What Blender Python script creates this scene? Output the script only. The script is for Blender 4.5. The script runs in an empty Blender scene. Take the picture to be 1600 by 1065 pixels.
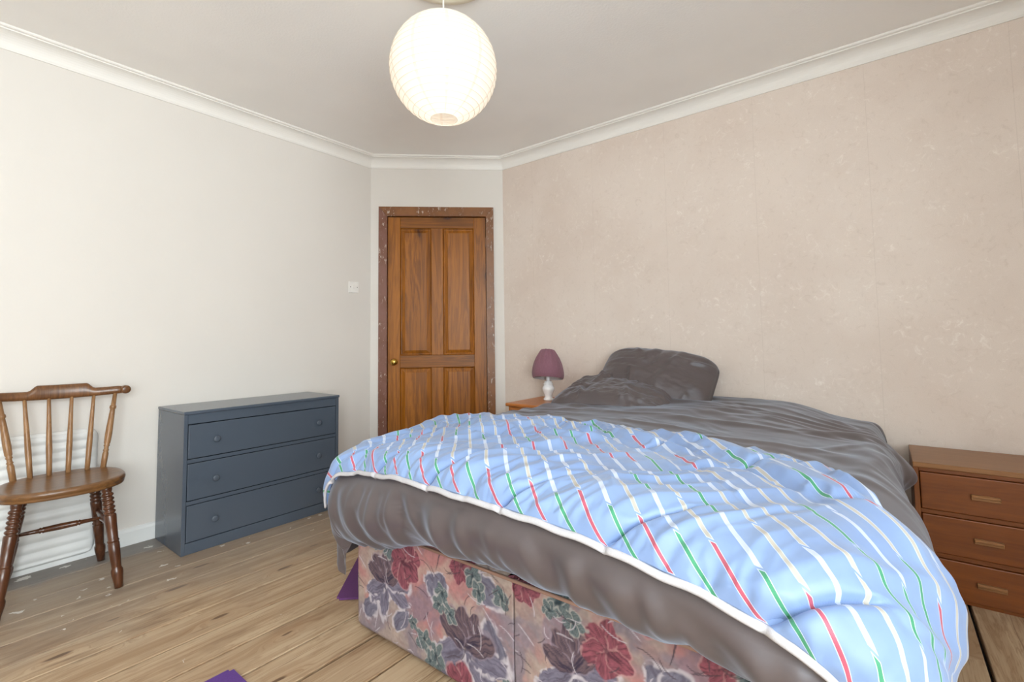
import bpy, bmesh, math, random
import numpy as np
from mathutils import Vector, Matrix

random.seed(7)
RNG = np.random.default_rng(11)
scene = bpy.context.scene
COL = scene.collection
R = math.radians

# ------------------------------------------------------------------ camera
CAM_H = 1.06
YAW, PITCH, ROLL, FPX, CY = R(37.76465), R(3.44972), R(-0.81039), 743.137, 485.345
fwd0 = Vector((-math.sin(YAW), math.cos(YAW), 0)); right0 = Vector((math.cos(YAW), math.sin(YAW), 0)); up0 = Vector((0, 0, 1))
fwd = math.cos(PITCH) * fwd0 + math.sin(PITCH) * up0
upp = -math.sin(PITCH) * fwd0 + math.cos(PITCH) * up0
rgt = math.cos(ROLL) * right0 + math.sin(ROLL) * upp
upv = -math.sin(ROLL) * right0 + math.cos(ROLL) * upp
cam_data = bpy.data.cameras.new('camera')
cam = bpy.data.objects.new('camera', cam_data); COL.objects.link(cam)
m = Matrix((rgt, upv, -fwd)).transposed().to_4x4(); m.translation = Vector((0, 0, CAM_H))
cam.matrix_world = m
cam_data.sensor_fit = 'HORIZONTAL'; cam_data.sensor_width = 36
cam_data.lens = FPX / 1600 * 36
cam_data.shift_y = -(532.5 - CY) / 1600
cam_data.clip_start = 0.02
scene.camera = cam

# ------------------------------------------------------------------ world, daylight, exposure
world = bpy.data.worlds.new('overcast_sky'); scene.world = world
world.use_nodes = True
bg = world.node_tree.nodes['Background']
bg.inputs['Color'].default_value = (0.90, 0.95, 1.0, 1); bg.inputs['Strength'].default_value = 18.5
LANTERN_W = 0.70
scene.view_settings.view_transform = 'Standard'; scene.view_settings.look = 'None'
scene.view_settings.exposure = 0.15; scene.view_settings.gamma = 1.0
scene.view_settings.use_curve_mapping = False
scene.cycles.max_bounces = 10; scene.cycles.diffuse_bounces = 6; scene.cycles.transmission_bounces = 8
scene.cycles.use_denoising = True; scene.cycles.use_adaptive_sampling = True; scene.cycles.adaptive_threshold = 0.025
scene.cycles.sample_clamp_indirect = 8.0

# room dimensions (metres; camera stands at x = 0, y = 0)
XL, YR, XE, YS = -3.22, 3.03, 1.30, -2.10
CA = Vector((-3.22, 2.307, 0)); CB = Vector((-2.427, 3.03, 0))     # ends of the slanted door wall
ZC = 2.555
WIN = (-1.90, 0.15, 0.60, 2.34)                                    # y0, y1, z0, z1 of the window beside the camera
portal = bpy.data.lights.new('window_portal', 'AREA'); portal.shape = 'RECTANGLE'
portal.size = WIN[1] - WIN[0]; portal.size_y = WIN[3] - WIN[2]; portal.cycles.is_portal = True
po = bpy.data.objects.new('window_portal', portal); COL.objects.link(po)
po.location = (XE + 0.02, (WIN[0] + WIN[1]) / 2, (WIN[2] + WIN[3]) / 2); po.rotation_euler = (R(90), 0, R(90))   # faces -x
po['kind'] = 'helper'

# ------------------------------------------------------------------ material helpers
class NT:
    def __init__(self, name):
        self.mat = bpy.data.materials.new(name); self.mat.use_nodes = True
        self.t = self.mat.node_tree; self.t.nodes.clear()
        self.out = self.t.nodes.new('ShaderNodeOutputMaterial')
    def set(self, sock, v):
        if hasattr(v, 'links') or isinstance(v, bpy.types.NodeSocket): self.t.links.new(v, sock)
        elif v is not None:
            if isinstance(v, (tuple, list)) and len(v) == 3 and sock.type == 'RGBA': v = (*v, 1)
            sock.default_value = v
    def n(self, kind, ins=None, out=0, **attrs):
        nd = self.t.nodes.new('ShaderNode' + kind)
        for k, v in attrs.items(): setattr(nd, k, v)
        for k, v in (ins or {}).items(): self.set(nd.inputs[k], v)
        return nd.outputs[out]
    def math(self, op, a, b=None, c=None, clamp=False):
        nd = self.t.nodes.new('ShaderNodeMath'); nd.operation = op; nd.use_clamp = clamp
        for i, v in enumerate((a, b, c)):
            if v is not None: self.set(nd.inputs[i], v)
        return nd.outputs[0]
    def vmath(self, op, a, b=None):
        nd = self.t.nodes.new('ShaderNodeVectorMath'); nd.operation = op
        self.set(nd.inputs[0], a)
        if b is not None: self.set(nd.inputs[1], b)
        return nd.outputs[0]
    def mix(self, f, a, b, blend='MIX'):
        nd = self.t.nodes.new('ShaderNodeMix'); nd.data_type = 'RGBA'; nd.blend_type = blend
        self.set(nd.inputs[0], f); self.set(nd.inputs[6], a); self.set(nd.inputs[7], b)
        return nd.outputs[2]
    def ramp(self, f, stops, interp='LINEAR'):
        nd = self.t.nodes.new('ShaderNodeValToRGB'); cr = nd.color_ramp; cr.interpolation = interp
        while len(cr.elements) < len(stops): cr.elements.new(0.5)
        for e, (p, c) in zip(cr.elements, stops):
            e.position = p; e.color = (*c, 1) if len(c) == 3 else c
        self.set(nd.inputs[0], f)
        return nd.outputs[0]
    def range(self, v, a, b, c=0.0, d=1.0, smooth=True):
        nd = self.t.nodes.new('ShaderNodeMapRange'); nd.interpolation_type = 'SMOOTHSTEP' if smooth else 'LINEAR'
        for i, x in enumerate((v, a, b, c, d)): self.set(nd.inputs[i], x)
        return nd.outputs[0]
    def noise(self, vec, scale, detail=4, rough=0.55, dist=0.0, out=0):
        return self.n('TexNoise', {'Vector': vec, 'Scale': scale, 'Detail': detail, 'Roughness': rough, 'Distortion': dist}, out)
    def mapping(self, vec, scale=(1, 1, 1), loc=(0, 0, 0), rot=(0, 0, 0)):
        return self.n('Mapping', {'Vector': vec, 'Scale': scale, 'Location': loc, 'Rotation': rot})
    def pos(self): return self.n('NewGeometry', out=0)
    def objc(self): return self.n('TexCoord', out=3)
    def sep(self, v, i):
        nd = self.t.nodes.new('ShaderNodeSeparateXYZ'); self.t.links.new(v, nd.inputs[0]); return nd.outputs[i]
    def bump(self, h, strength=0.2, dist=0.01):
        return self.n('Bump', {'Height': h, 'Strength': strength, 'Distance': dist})
    def bsdf(self, color, rough=0.5, normal=None, **kw):
        nd = self.t.nodes.new('ShaderNodeBsdfPrincipled')
        self.set(nd.inputs['Base Color'], color); self.set(nd.inputs['Roughness'], rough)
        if normal is not None: self.set(nd.inputs['Normal'], normal)
        for k, v in kw.items(): self.set(nd.inputs[k.replace('_', ' ')], v)
        return nd.outputs[0]
    def done(self, shader):
        self.t.links.new(shader, self.out.inputs[0]); return self.mat

def srgb(r, g, b):
    f = lambda c: (c / 255 / 12.92) if c / 255 <= 0.04045 else ((c / 255 + 0.055) / 1.055) ** 2.4
    return (f(r), f(g), f(b))

def paint_mat(name, col, rough=0.5, bump=0.1, bscale=120, var=0.04, spec=0.5):
    k = NT(name); p = k.pos()
    n1 = k.noise(p, 1.7, 3)
    c = k.mix(k.range(n1, 0.3, 0.7), tuple(x * (1 - var) for x in col), tuple(min(1, x * (1 + var)) for x in col))
    nb = k.noise(p, bscale, 3)
    return k.done(k.bsdf(c, rough, k.bump(nb, bump, 0.003), Specular_IOR_Level=spec))

def wood_mat(name, dark, light, axis=2, gs=1.0, rough=0.42, knots=0.0, coat=0.0, bump=0.12, knot_col=None, streak=0.5, kscale=(3.2, 3.2, 3.2)):
    """grain runs along the local axis; every object takes its own cut of the tree"""
    k = NT(name)
    rnd = k.n('ObjectInfo', out=5)
    off = k.n('CombineXYZ', {0: k.math('MULTIPLY', rnd, 37.1), 1: k.math('MULTIPLY', rnd, 91.7), 2: k.math('MULTIPLY', rnd, 53.3)})
    p = k.vmath('ADD', k.objc(), off)
    s = [9.0 * gs] * 3; s[axis] = 0.55 * gs
    warp = k.noise(k.mapping(p, tuple(0.35 * x for x in s)), 1.0, 2)
    grain = k.noise(k.mapping(p, tuple(s)), 1.6, 6, 0.6, 0.8)
    s2 = [70.0 * gs] * 3; s2[axis] = 2.2 * gs
    fine = k.noise(k.mapping(p, tuple(s2)), 1.0, 3, 0.6)
    rings = k.math('FRACT', k.math('MULTIPLY', k.math('ADD', grain, k.math('MULTIPLY', warp, 0.8)), 6.0))
    rr = k.range(k.math('ABSOLUTE', k.math('SUBTRACT', rings, 0.5)), 0.05, 0.5)
    f = k.math('ADD', k.math('MULTIPLY', rr, 0.45 * streak), k.math('MULTIPLY', fine, 0.45), clamp=True)
    f = k.math('ADD', f, k.math('MULTIPLY', warp, 0.35), clamp=True)
    c = k.ramp(f, [(0.15, dark), (0.85, light)])
    if knots > 0:
        ks = list(kscale); ks[axis] = ks[axis] * 0.62
        px_ = k.math('ADD', k.sep(p, 0), k.sep(p, 1))
        pv = k.n('CombineXYZ', {0: k.math('MULTIPLY', px_, ks[0]), 1: k.math('MULTIPLY', k.sep(p, 2), ks[2]), 2: 0.0})
        pv = k.vmath('ADD', pv, k.vmath('MULTIPLY', k.noise(p, 6.0, 2, out=1), (0.12, 0.12, 0.12)))
        vd = k.n('TexVoronoi', {'Vector': pv, 'Scale': 1.0}, 0, voronoi_dimensions='2D')
        vc = k.n('TexVoronoi', {'Vector': pv, 'Scale': 1.0}, 1, voronoi_dimensions='2D')
        sel = k.math('GREATER_THAN', k.sep(vc, 0), 1 - knots)
        core = k.math('MULTIPLY', k.range(vd, 0.075, 0.03), sel)
        halo = k.math('MULTIPLY', k.range(vd, 0.26, 0.05), sel)
        kc = knot_col or tuple(x * 0.35 for x in dark)
        c = k.mix(k.math('MULTIPLY', halo, 0.45), c, tuple(x * 0.75 for x in dark))
        c = k.mix(k.math('MULTIPLY', core, 0.85), c, kc)
    nb = k.bump(fine, bump, 0.004)
    return k.done(k.bsdf(c, rough, nb, Coat_Weight=coat, Coat_Roughness=0.25, Specular_IOR_Level=0.35))

MAT = {}
MAT['wall'] = paint_mat('cream_wall_paint', srgb(221, 216, 210), 0.75, 0.12, 160, 0.012)
MAT['ceiling'] = paint_mat('ceiling_paint', srgb(246, 244, 241), 0.9, 0.35, 90, 0.02)
MAT['cornice'] = paint_mat('white_cornice_paint', srgb(236, 233, 228), 0.55, 0.05, 60, 0.01)
MAT['white_gloss'] = paint_mat('white_gloss_paint', srgb(228, 229, 228), 0.35, 0.05, 40, 0.03)
MAT['radiator'] = paint_mat('radiator_enamel', srgb(226, 227, 226), 0.35, 0.03, 40, 0.02)
MAT['rose'] = paint_mat('cream_plaster', srgb(238, 232, 214), 0.85, 0.9, 60, 0.03)

# beige wallpaper with pale brushed flecks
k = NT('beige_wallpaper'); p = k.pos()
big = k.noise(p, 2.2, 3)
fleck = k.noise(k.vmath('ADD', p, k.vmath('MULTIPLY', k.noise(p, 14, 2, out=1), (0.05, 0.05, 0.05))), 26, 5, 0.72, 1.2)
patch = k.noise(p, 5.5, 3)
weave = k.noise(k.mapping(p, (260, 1, 420)), 1.0, 2)
base = k.mix(k.range(big, 0.3, 0.7), srgb(220, 205, 194), srgb(227, 214, 204))
base = k.mix(k.math('MULTIPLY', k.range(weave, 0.3, 0.7), 0.22), base, srgb(196, 180, 168))
fl = k.math('MULTIPLY', k.range(fleck, 0.53, 0.72), k.range(patch, 0.36, 0.66))
base = k.mix(k.math('MULTIPLY', fl, 0.62), base, srgb(246, 238, 230))
dk = k.range(fleck, 0.46, 0.30)
base = k.mix(k.math('MULTIPLY', dk, 0.25), base, srgb(190, 172, 158))
seam_ = k.math('LESS_THAN', k.math('FRACT', k.math('DIVIDE', k.math('ADD', k.sep(p, 0), 5.31), 0.53)), 0.004)
base = k.mix(k.math('MULTIPLY', seam_, 0.16), base, srgb(150, 132, 118))
MAT['wallpaper'] = k.done(k.bsdf(base, 0.62, k.bump(fleck, 0.15, 0.004)))

# old pine floorboards: worn, knotty, paint-spotted towards the window-side wall
k = NT('old_floorboard'); p = k.pos()
rnd = k.n('ObjectInfo', out=5)
off = k.n('CombineXYZ', {0: k.math('MULTIPLY', rnd, 31.0), 1: k.math('MULTIPLY', rnd, 77.0), 2: 0.0})
q = k.vmath('ADD', p, off)
knp = k.mapping(q, (9.0, 2.6, 1))
knp = k.vmath('ADD', knp, k.vmath('MULTIPLY', k.noise(q, 9, 2, out=1), (0.10, 0.10, 0)))
vd = k.n('TexVoronoi', {'Vector': knp, 'Scale': 1.0}, 0, voronoi_dimensions='2D'); vc = k.n('TexVoronoi', {'Vector': knp, 'Scale': 1.0}, 1, voronoi_dimensions='2D')
sel = k.math('GREATER_THAN', k.sep(vc, 0), 0.60)
size = k.math('ADD', 0.03, k.math('MULTIPLY', k.sep(vc, 1), 0.11))
core = k.math('MULTIPLY', k.range(vd, size, k.math('MULTIPLY', size, 0.55)), sel)
halo = k.math('MULTIPLY', k.range(vd, 0.42, 0.05), sel)
gp = k.vmath('ADD', k.mapping(q, (16, 0.9, 1)), k.n('CombineXYZ', {0: k.math('MULTIPLY', halo, 0.7), 1: 0.0, 2: 0.0}))
grain = k.noise(gp, 1.3, 5, 0.6, 0.5)
rings = k.math('ABSOLUTE', k.math('SUBTRACT', k.math('FRACT', k.math('MULTIPLY', grain, 9.0)), 0.5))
fine = k.noise(k.mapping(q, (150, 3.0, 1)), 1.0, 3, 0.6)
c = k.mix(k.range(grain, 0.3, 0.7), srgb(200, 177, 147), srgb(162, 134, 104))
c = k.mix(k.math('MULTIPLY', k.range(rings, 0.30, 0.5), 0.42), c, srgb(126, 90, 58))
c = k.mix(k.math('MULTIPLY', k.range(fine, 0.5, 0.75), 0.35), c, srgb(148, 112, 78))
worn = k.noise(k.mapping(q, (5, 1.4, 1)), 1.0, 4, 0.65)
c = k.mix(k.math('MULTIPLY', k.range(worn, 0.52, 0.68), 0.7), c, srgb(120, 90, 64))
c = k.mix(k.math('MULTIPLY', k.range(worn, 0.42, 0.30), 0.30), c, srgb(214, 194, 164))
streak = k.noise(k.mapping(q, (42, 1.1, 1)), 1.0, 4, 0.7)
c = k.mix(k.math('MULTIPLY', k.range(streak, 0.60, 0.68), 0.7), c, srgb(104, 68, 42))
c = k.mix(k.math('MULTIPLY', halo, 0.22), c, srgb(150, 104, 64))
c = k.mix(k.math('MULTIPLY', core, 0.85), c, srgb(78, 52, 34))
c = k.mix(k.math('MULTIPLY', rnd, 0.30), c, srgb(140, 108, 78))
# greyed boards and old paint along the left wall
px = k.sep(p, 0)
edge = k.math('ADD', px, k.math('MULTIPLY', k.math('SUBTRACT', k.noise(p, 2.3, 4, 0.6), 0.5), 1.1))
grey = k.range(edge, -2.0, -2.8)
c = k.mix(k.math('MULTIPLY', grey, 0.62), c, srgb(142, 131, 120))
deep = k.range(k.math('ADD', px, k.math('MULTIPLY', k.math('SUBTRACT', k.noise(p, 5, 4, 0.6), 0.5), 0.22)), -2.99, -3.10)
c = k.mix(k.math('MULTIPLY', deep, 0.75), c, srgb(118, 116, 116))
sp = k.mapping(k.vmath('ADD', p, k.vmath('MULTIPLY', k.noise(p, 30, 3, out=1), (0.06, 0.08, 0))), (16, 11, 1))
sd = k.n('TexVoronoi', {'Vector': sp, 'Scale': 1.0}, 0, voronoi_dimensions='2D'); sc_ = k.n('TexVoronoi', {'Vector': sp, 'Scale': 1.0}, 1, voronoi_dimensions='2D')
ssz = k.math('MULTIPLY', k.math('MAXIMUM', k.math('SUBTRACT', k.sep(sc_, 0), k.range(edge, -3.0, -2.3, 0.52, 0.95)), 0.0), 0.55)
spot = k.math('LESS_THAN', sd, ssz)
scuff = k.math('MULTIPLY', k.range(k.noise(k.mapping(p, (30, 12, 1)), 1.0, 5, 0.75), 0.66, 0.72), k.range(edge, -2.2, -2.7))
c = k.mix(k.math('MULTIPLY', k.math('MAXIMUM', spot, k.math('MULTIPLY', scuff, 0.7)), 0.8), c, srgb(224, 220, 214))
hgt = k.math('SUBTRACT', k.math('MULTIPLY', fine, 0.5), k.math('MULTIPLY', core, 0.6))
MAT['floorboard'] = k.done(k.bsdf(c, k.range(worn, 0.3, 0.7, 0.42, 0.62), k.bump(hgt, 0.25, 0.004)))
MAT['underfloor'] = paint_mat('dark_underfloor', (0.012, 0.008, 0.006), 0.95)

MAT['door_v'] = wood_mat('stained_pine_upright', srgb(92, 46, 0), srgb(176, 107, 16), 2, 1.0, 0.45, 0.22, 0.05, kscale=(4.5, 4.5, 2.6), knot_col=srgb(66, 30, 10))
MAT['door_h'] = wood_mat('stained_pine_across', srgb(86, 43, 0), srgb(156, 94, 14), 0, 1.0, 0.45, 0.12, 0.05, kscale=(2.6, 4.5, 4.5), knot_col=srgb(66, 30, 10))

def chipped_mat(name, col, under, amount):
    k = NT(name); p = k.pos()
    n1 = k.noise(p, 9, 4); n2 = k.noise(k.mapping(p, (60, 60, 26)), 1.0, 5, 0.7)
    c = k.mix(k.range(n1, 0.3, 0.7), col, under)
    c = k.mix(k.math('MULTIPLY', k.range(n2, 0.57, 0.63), k.math('MULTIPLY', k.range(n1, 0.42, 0.62), amount)), c, srgb(214, 200, 186))
    return k.done(k.bsdf(c, 0.42, k.bump(n2, 0.2, 0.003)))
MAT['frame_red'] = chipped_mat('chipped_red_brown_paint', srgb(122, 78, 64), srgb(112, 66, 44), 0.8)
MAT['frame_brown'] = chipped_mat('chipped_brown_paint', srgb(132, 82, 34), srgb(114, 68, 26), 0.75)

MAT['chest'] = paint_mat('blue_grey_satin_paint', srgb(76, 85, 97), 0.22, 0.05, 30, 0.04)
MAT['chest_dark'] = paint_mat('chest_shadow_gap', srgb(40, 48, 58), 0.6)
MAT['chair'] = wood_mat('varnished_beech', srgb(70, 42, 22), srgb(128, 86, 50), 2, 1.6, 0.3, 0, 0.35)
MAT['chair_dark'] = wood_mat('dark_varnished_beech', srgb(52, 26, 14), srgb(98, 58, 34), 2, 1.6, 0.28, 0, 0.4)
MAT['chair_pale'] = wood_mat('worn_beech', srgb(112, 76, 46), srgb(168, 128, 88), 2, 1.8, 0.36, 0, 0.2)
MAT['chair_seat'] = wood_mat('seat_beech', srgb(82, 54, 28), srgb(132, 92, 54), 1, 1.2, 0.3, 0, 0.35)
MAT['oak'] = wood_mat('brown_oak_front', srgb(92, 44, 12), srgb(138, 76, 24), 0, 1.3, 0.4, 0, 0.15, streak=0.25)
MAT['oak_v'] = wood_mat('brown_oak_side', srgb(92, 46, 14), srgb(132, 74, 26), 2, 1.3, 0.42, 0, 0.12, streak=0.25)
MAT['oak_top'] = wood_mat('pale_oak_top', srgb(122, 80, 44), srgb(158, 112, 68), 0, 1.3, 0.42, 0, 0.15, streak=0.3)
MAT['pine'] = wood_mat('orange_pine', srgb(160, 88, 34), srgb(206, 134, 70), 0, 1.2, 0.36, 0.15, 0.25, kscale=(4, 6, 6))
MAT['pine_v'] = wood_mat('orange_pine_side', srgb(150, 82, 32), srgb(196, 126, 64), 2, 1.2, 0.38, 0.1, 0.2)

def plain(name, col, rough=0.5, **kw):
    k = NT(name); p = k.pos()
    c = k.mix(k.range(k.noise(p, 30, 3), 0.3, 0.7), tuple(x * 0.95 for x in col), col)
    return k.done(k.bsdf(c, rough, **kw))
MAT['brass'] = plain('brass', srgb(196, 160, 78), 0.25, Metallic=1.0)
MAT['steel'] = plain('screw_steel', srgb(170, 170, 170), 0.35, Metallic=1.0)
MAT['ceramic'] = plain('white_ceramic', srgb(238, 238, 240), 0.15)
MAT['plastic'] = plain('white_plastic', srgb(236, 234, 230), 0.3)
MAT['slot'] = plain('dark_slot', srgb(70, 66, 62), 0.6)
MAT['bulb'] = plain('bulb_holder', srgb(40, 36, 34), 0.5)
MAT['lining'] = plain('shade_lining', srgb(212, 204, 204), 0.8)

k = NT('mauve_shade_cloth'); p = k.objc()
n1 = k.noise(k.mapping(p, (1, 1, 0.3)), 160, 3)
c = k.mix(n1, srgb(128, 84, 100), srgb(160, 114, 128))
d_ = k.bsdf(c, 0.85, k.bump(n1, 0.2, 0.002), Sheen_Weight=0.25)
t_ = k.n('BsdfTranslucent', {'Color': srgb(170, 110, 120)})
MAT['shade'] = k.done(k.n('MixShader', {0: 0.2, 1: d_, 2: t_}))

k = NT('purple_foam'); p = k.pos()
n1 = k.noise(p, 220, 3)
MAT['mat'] = k.done(k.bsdf(k.mix(n1, srgb(80, 44, 118), srgb(98, 62, 140)), 0.75, k.bump(n1, 0.3, 0.003)))
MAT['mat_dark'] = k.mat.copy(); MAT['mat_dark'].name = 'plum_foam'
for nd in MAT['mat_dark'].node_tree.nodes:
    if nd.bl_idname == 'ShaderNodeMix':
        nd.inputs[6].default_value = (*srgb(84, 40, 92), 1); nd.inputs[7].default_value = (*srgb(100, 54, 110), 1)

# grey satin bedding
k = NT('grey_satin'); p = k.pos()
n1 = k.noise(p, 3.0, 3); n2 = k.noise(p, 700, 2)
c = k.mix(k.range(n1, 0.3, 0.7), srgb(80, 69, 67), srgb(90, 79, 78))
MAT['satin'] = k.done(k.bsdf(c, 0.47, k.bump(n2, 0.05, 0.001), Sheen_Weight=0.40, Sheen_Roughness=0.35, Sheen_Tint=(0.66, 0.80, 1.0, 1), Specular_IOR_Level=0.8, Specular_Tint=(0.78, 0.88, 1.0, 1)))

# blue quilt with broken diagonal stripes (cloth coordinates in metres in the UV map)
SD = R(42.0)
k = NT('blue_striped_quilt')
uv = k.n('UVMap', uv_map='cloth'); ux, uy = k.sep(uv, 0), k.sep(uv, 1)
SP = 0.0502
across = k.math('DIVIDE', k.math('ADD', k.math('MULTIPLY', ux, math.sin(SD)), k.math('MULTIPLY', uy, math.cos(SD))), SP); across = k.math('ADD', across, 0.764)
along = k.math('ADD', k.math('MULTIPLY', ux, -math.cos(SD)), k.math('MULTIPLY', uy, math.sin(SD)))
idx = k.math('FLOOR', across); fr = k.math('SUBTRACT', k.math('FRACT', across), 0.5)
w = k.math('ABSOLUTE', fr)
odd = k.math('ABSOLUTE', k.math('MODULO', idx, 2.0))
# segment number counts from the hem upwards
segc = k.math('ADD', k.math('DIVIDE', uy, 0.084), k.math('MULTIPLY', odd, 0.12))
seg = k.math('FLOOR', segc); sf = k.math('ABSOLUTE', k.math('SUBTRACT', k.math('FRACT', segc), 0.5))
wn = k.n('TexWhiteNoise', {'Vector': k.n('CombineXYZ', {0: idx, 1: seg, 2: 3.0})}, 0, noise_dimensions='3D')
red, green, cream, white = srgb(178, 82, 102), srgb(64, 146, 108), srgb(182, 177, 167), srgb(188, 198, 217)
rcol = k.ramp(wn, [(0.0, cream), (0.34, white), (0.66, green), (0.84, red)], 'CONSTANT')
hemcol = k.mix(odd, red, green)
is0 = k.math('LESS_THAN', seg, 1.0)
upcol = k.mix(k.math('LESS_THAN', seg, 2.0), rcol, k.mix(odd, cream, white))
scol = k.mix(is0, upcol, hemcol)
blue = k.mix(k.range(k.noise(uv, 4, 3), 0.3, 0.7), srgb(122, 147, 192), srgb(134, 160, 203))
outline = k.math('MULTIPLY', k.math('LESS_THAN', w, 0.100), k.math('LESS_THAN', sf, 0.478))
inner = k.math('MULTIPLY', k.math('LESS_THAN', w, 0.072), k.math('LESS_THAN', sf, 0.462))
c = k.mix(outline, blue, srgb(194, 206, 228))
c = k.mix(inner, c, scol)
n2 = k.noise(uv, 900, 2)
MAT['quilt'] = k.done(k.bsdf(c, 0.55, k.bump(n2, 0.06, 0.001), Sheen_Weight=0.2))
k = NT('white_zip_tape'); p = k.pos()
n1 = k.noise(p, 400, 2)
MAT['tape'] = k.done(k.bsdf(k.mix(n1, srgb(178, 176, 180), srgb(206, 204, 208)), 0.7, k.bump(n1, 0.3, 0.002)))

k = NT('floral_print')
at = k.n('VertexColor', layer_name='print')
n2 = k.noise(k.pos(), 500, 2)
MAT['floral'] = k.done(k.bsdf(at, 0.8, k.bump(n2, 0.12, 0.002)))
MAT['mattress'] = plain('mattress_ticking', srgb(206, 198, 186), 0.8)
MAT['divan_edge'] = plain('divan_piping', srgb(150, 116, 100), 0.8)

# rice paper: lets the bulb's light through; overlapping gores and ribs are thicker
k = NT('rice_paper')
uv = k.n('UVMap', uv_map='paper'); ux, uy = k.sep(uv, 0), k.sep(uv, 1)
g = k.math('ABSOLUTE', k.math('SUBTRACT', k.math('FRACT', k.math('MULTIPLY', ux, 10.0)), 0.5))
seam = k.math('LESS_THAN', g, 0.05)
fib = k.noise(k.pos(), 40, 4)
tc = k.mix(fib, (0.95, 0.93, 0.88), (1.0, 0.98, 0.93)); tc = k.mix(k.math('MULTIPLY', seam, 0.75), tc, (0.80, 0.64, 0.54))
tr = k.n('BsdfTranslucent', {'Color': tc}); df = k.n('BsdfDiffuse', {'Color': (0.88, 0.85, 0.8, 1)})
MAT['paper'] = k.done(k.n('MixShader', {0: 0.5, 1: df, 2: tr}))
MAT['wire'] = plain('lantern_wire', srgb(228, 220, 206), 0.5)
k = NT('glowing_bulb'); MAT['glow'] = k.done(k.n('Emission', {'Color': (1.0, 0.82, 0.6, 1), 'Strength': 1.6}))
k = NT('window_glass')
MAT['glass'] = k.done(k.n('MixShader', {0: 0.06, 1: k.n('BsdfTransparent', {'Color': (0.98, 1, 0.99, 1)}), 2: k.n('BsdfGlossy', {'Roughness': 0.02})}))

# ------------------------------------------------------------------ geometry helpers
def link(name, me, mat=None, parent=None, smooth=False, loc=None, rot=None):
    o = bpy.data.objects.new(name, me); COL.objects.link(o)
    if mat is not None and not me.materials: me.materials.append(MAT[mat] if isinstance(mat, str) else mat)
    if smooth:
        me.polygons.foreach_set('use_smooth', [True] * len(me.polygons))
    if parent is not None: o.parent = parent
    if loc is not None: o.location = loc
    if rot is not None: o.rotation_euler = rot
    return o
def bm_mesh(name, bm):
    me = bpy.data.meshes.new(name); bmesh.ops.recalc_face_normals(bm, faces=bm.faces[:]); bm.to_mesh(me); bm.free(); return me
def box_bm(x0, x1, y0, y1, z0, z1, bev=0.0, seg=2, bm=None):
    own = bmesh.new()
    vs = bmesh.ops.create_cube(own, size=1.0)['verts']
    for v in vs:
        v.co = Vector(((x0 + x1) / 2 + v.co.x * (x1 - x0), (y0 + y1) / 2 + v.co.y * (y1 - y0), (z0 + z1) / 2 + v.co.z * (z1 - z0)))
    if bev > 0:
        bmesh.ops.bevel(own, geom=own.edges[:], offset=bev, segments=seg, affect='EDGES', profile=0.5)
    if bm is None: return own
    me = bpy.data.meshes.new('tmp'); own.to_mesh(me); own.free(); bm.from_mesh(me); bpy.data.meshes.remove(me); return bm
def box(name, x0, x1, y0, y1, z0, z1, mat, parent=None, bev=0.0, seg=2):
    """box object; origin stays at the parent's origin"""
    return link(name, bm_mesh(name, box_bm(x0, x1, y0, y1, z0, z1, bev, seg)), mat, parent, smooth=False)
def lathe_bm(profile, n=24, p0=None, p1=None, bm=None):
    """profile [(r, t)] turned round the line p0 -> p1 (t in 0..1 along it)"""
    bm = bm or bmesh.new()
    p0 = Vector(p0); p1 = Vector(p1); ax = (p1 - p0); L = ax.length; az = ax.normalized()
    e1 = az.orthogonal().normalized(); e2 = az.cross(e1)
    rings = []
    for r, t in profile:
        c = p0 + ax * t
        rings.append([bm.verts.new(c + (e1 * math.cos(2 * math.pi * i / n) + e2 * math.sin(2 * math.pi * i / n)) * max(r, 1e-4)) for i in range(n)])
    for a, b in zip(rings, rings[1:]):
        for i in range(n): bm.faces.new((a[i], a[(i + 1) % n], b[(i + 1) % n], b[i]))
    bm.faces.new(rings[0][::-1]); bm.faces.new(rings[-1])
    return bm
def lathe(name, profile, p0, p1, mat, parent=None, n=24):
    return link(name, bm_mesh(name, lathe_bm(profile, n, p0, p1)), mat, parent, smooth=True)
def tube_bm(pts, rad, n=8, closed=False, bm=None, cap=True):
    bm = bm or bmesh.new(); pts = [Vector(p) for p in pts]; N = len(pts); rings = []
    up = None
    for i, p in enumerate(pts):
        a = pts[(i - 1) % N] if (closed or i > 0) else p; b = pts[(i + 1) % N] if (closed or i < N - 1) else p
        t = (b - a).normalized()
        if up is None: up = t.orthogonal().normalized()
        up = (up - t * up.dot(t)).normalized(); e2 = t.cross(up)
        r = rad[i] if hasattr(rad, '__len__') else rad
        rings.append([bm.verts.new(p + (up * math.cos(2 * math.pi * j / n) + e2 * math.sin(2 * math.pi * j / n)) * r) for j in range(n)])
    for i in range(N if closed else N - 1):
        A, B = rings[i], rings[(i + 1) % N]
        for j in range(n): bm.faces.new((A[j], A[(j + 1) % n], B[(j + 1) % n], B[j]))
    if cap and not closed: bm.faces.new(rings[0][::-1]); bm.faces.new(rings[-1])
    return bm
def tube(name, pts, rad, mat, parent=None, n=8, closed=False):
    return link(name, bm_mesh(name, tube_bm(pts, rad, n, closed)), mat, parent, smooth=True)
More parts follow.
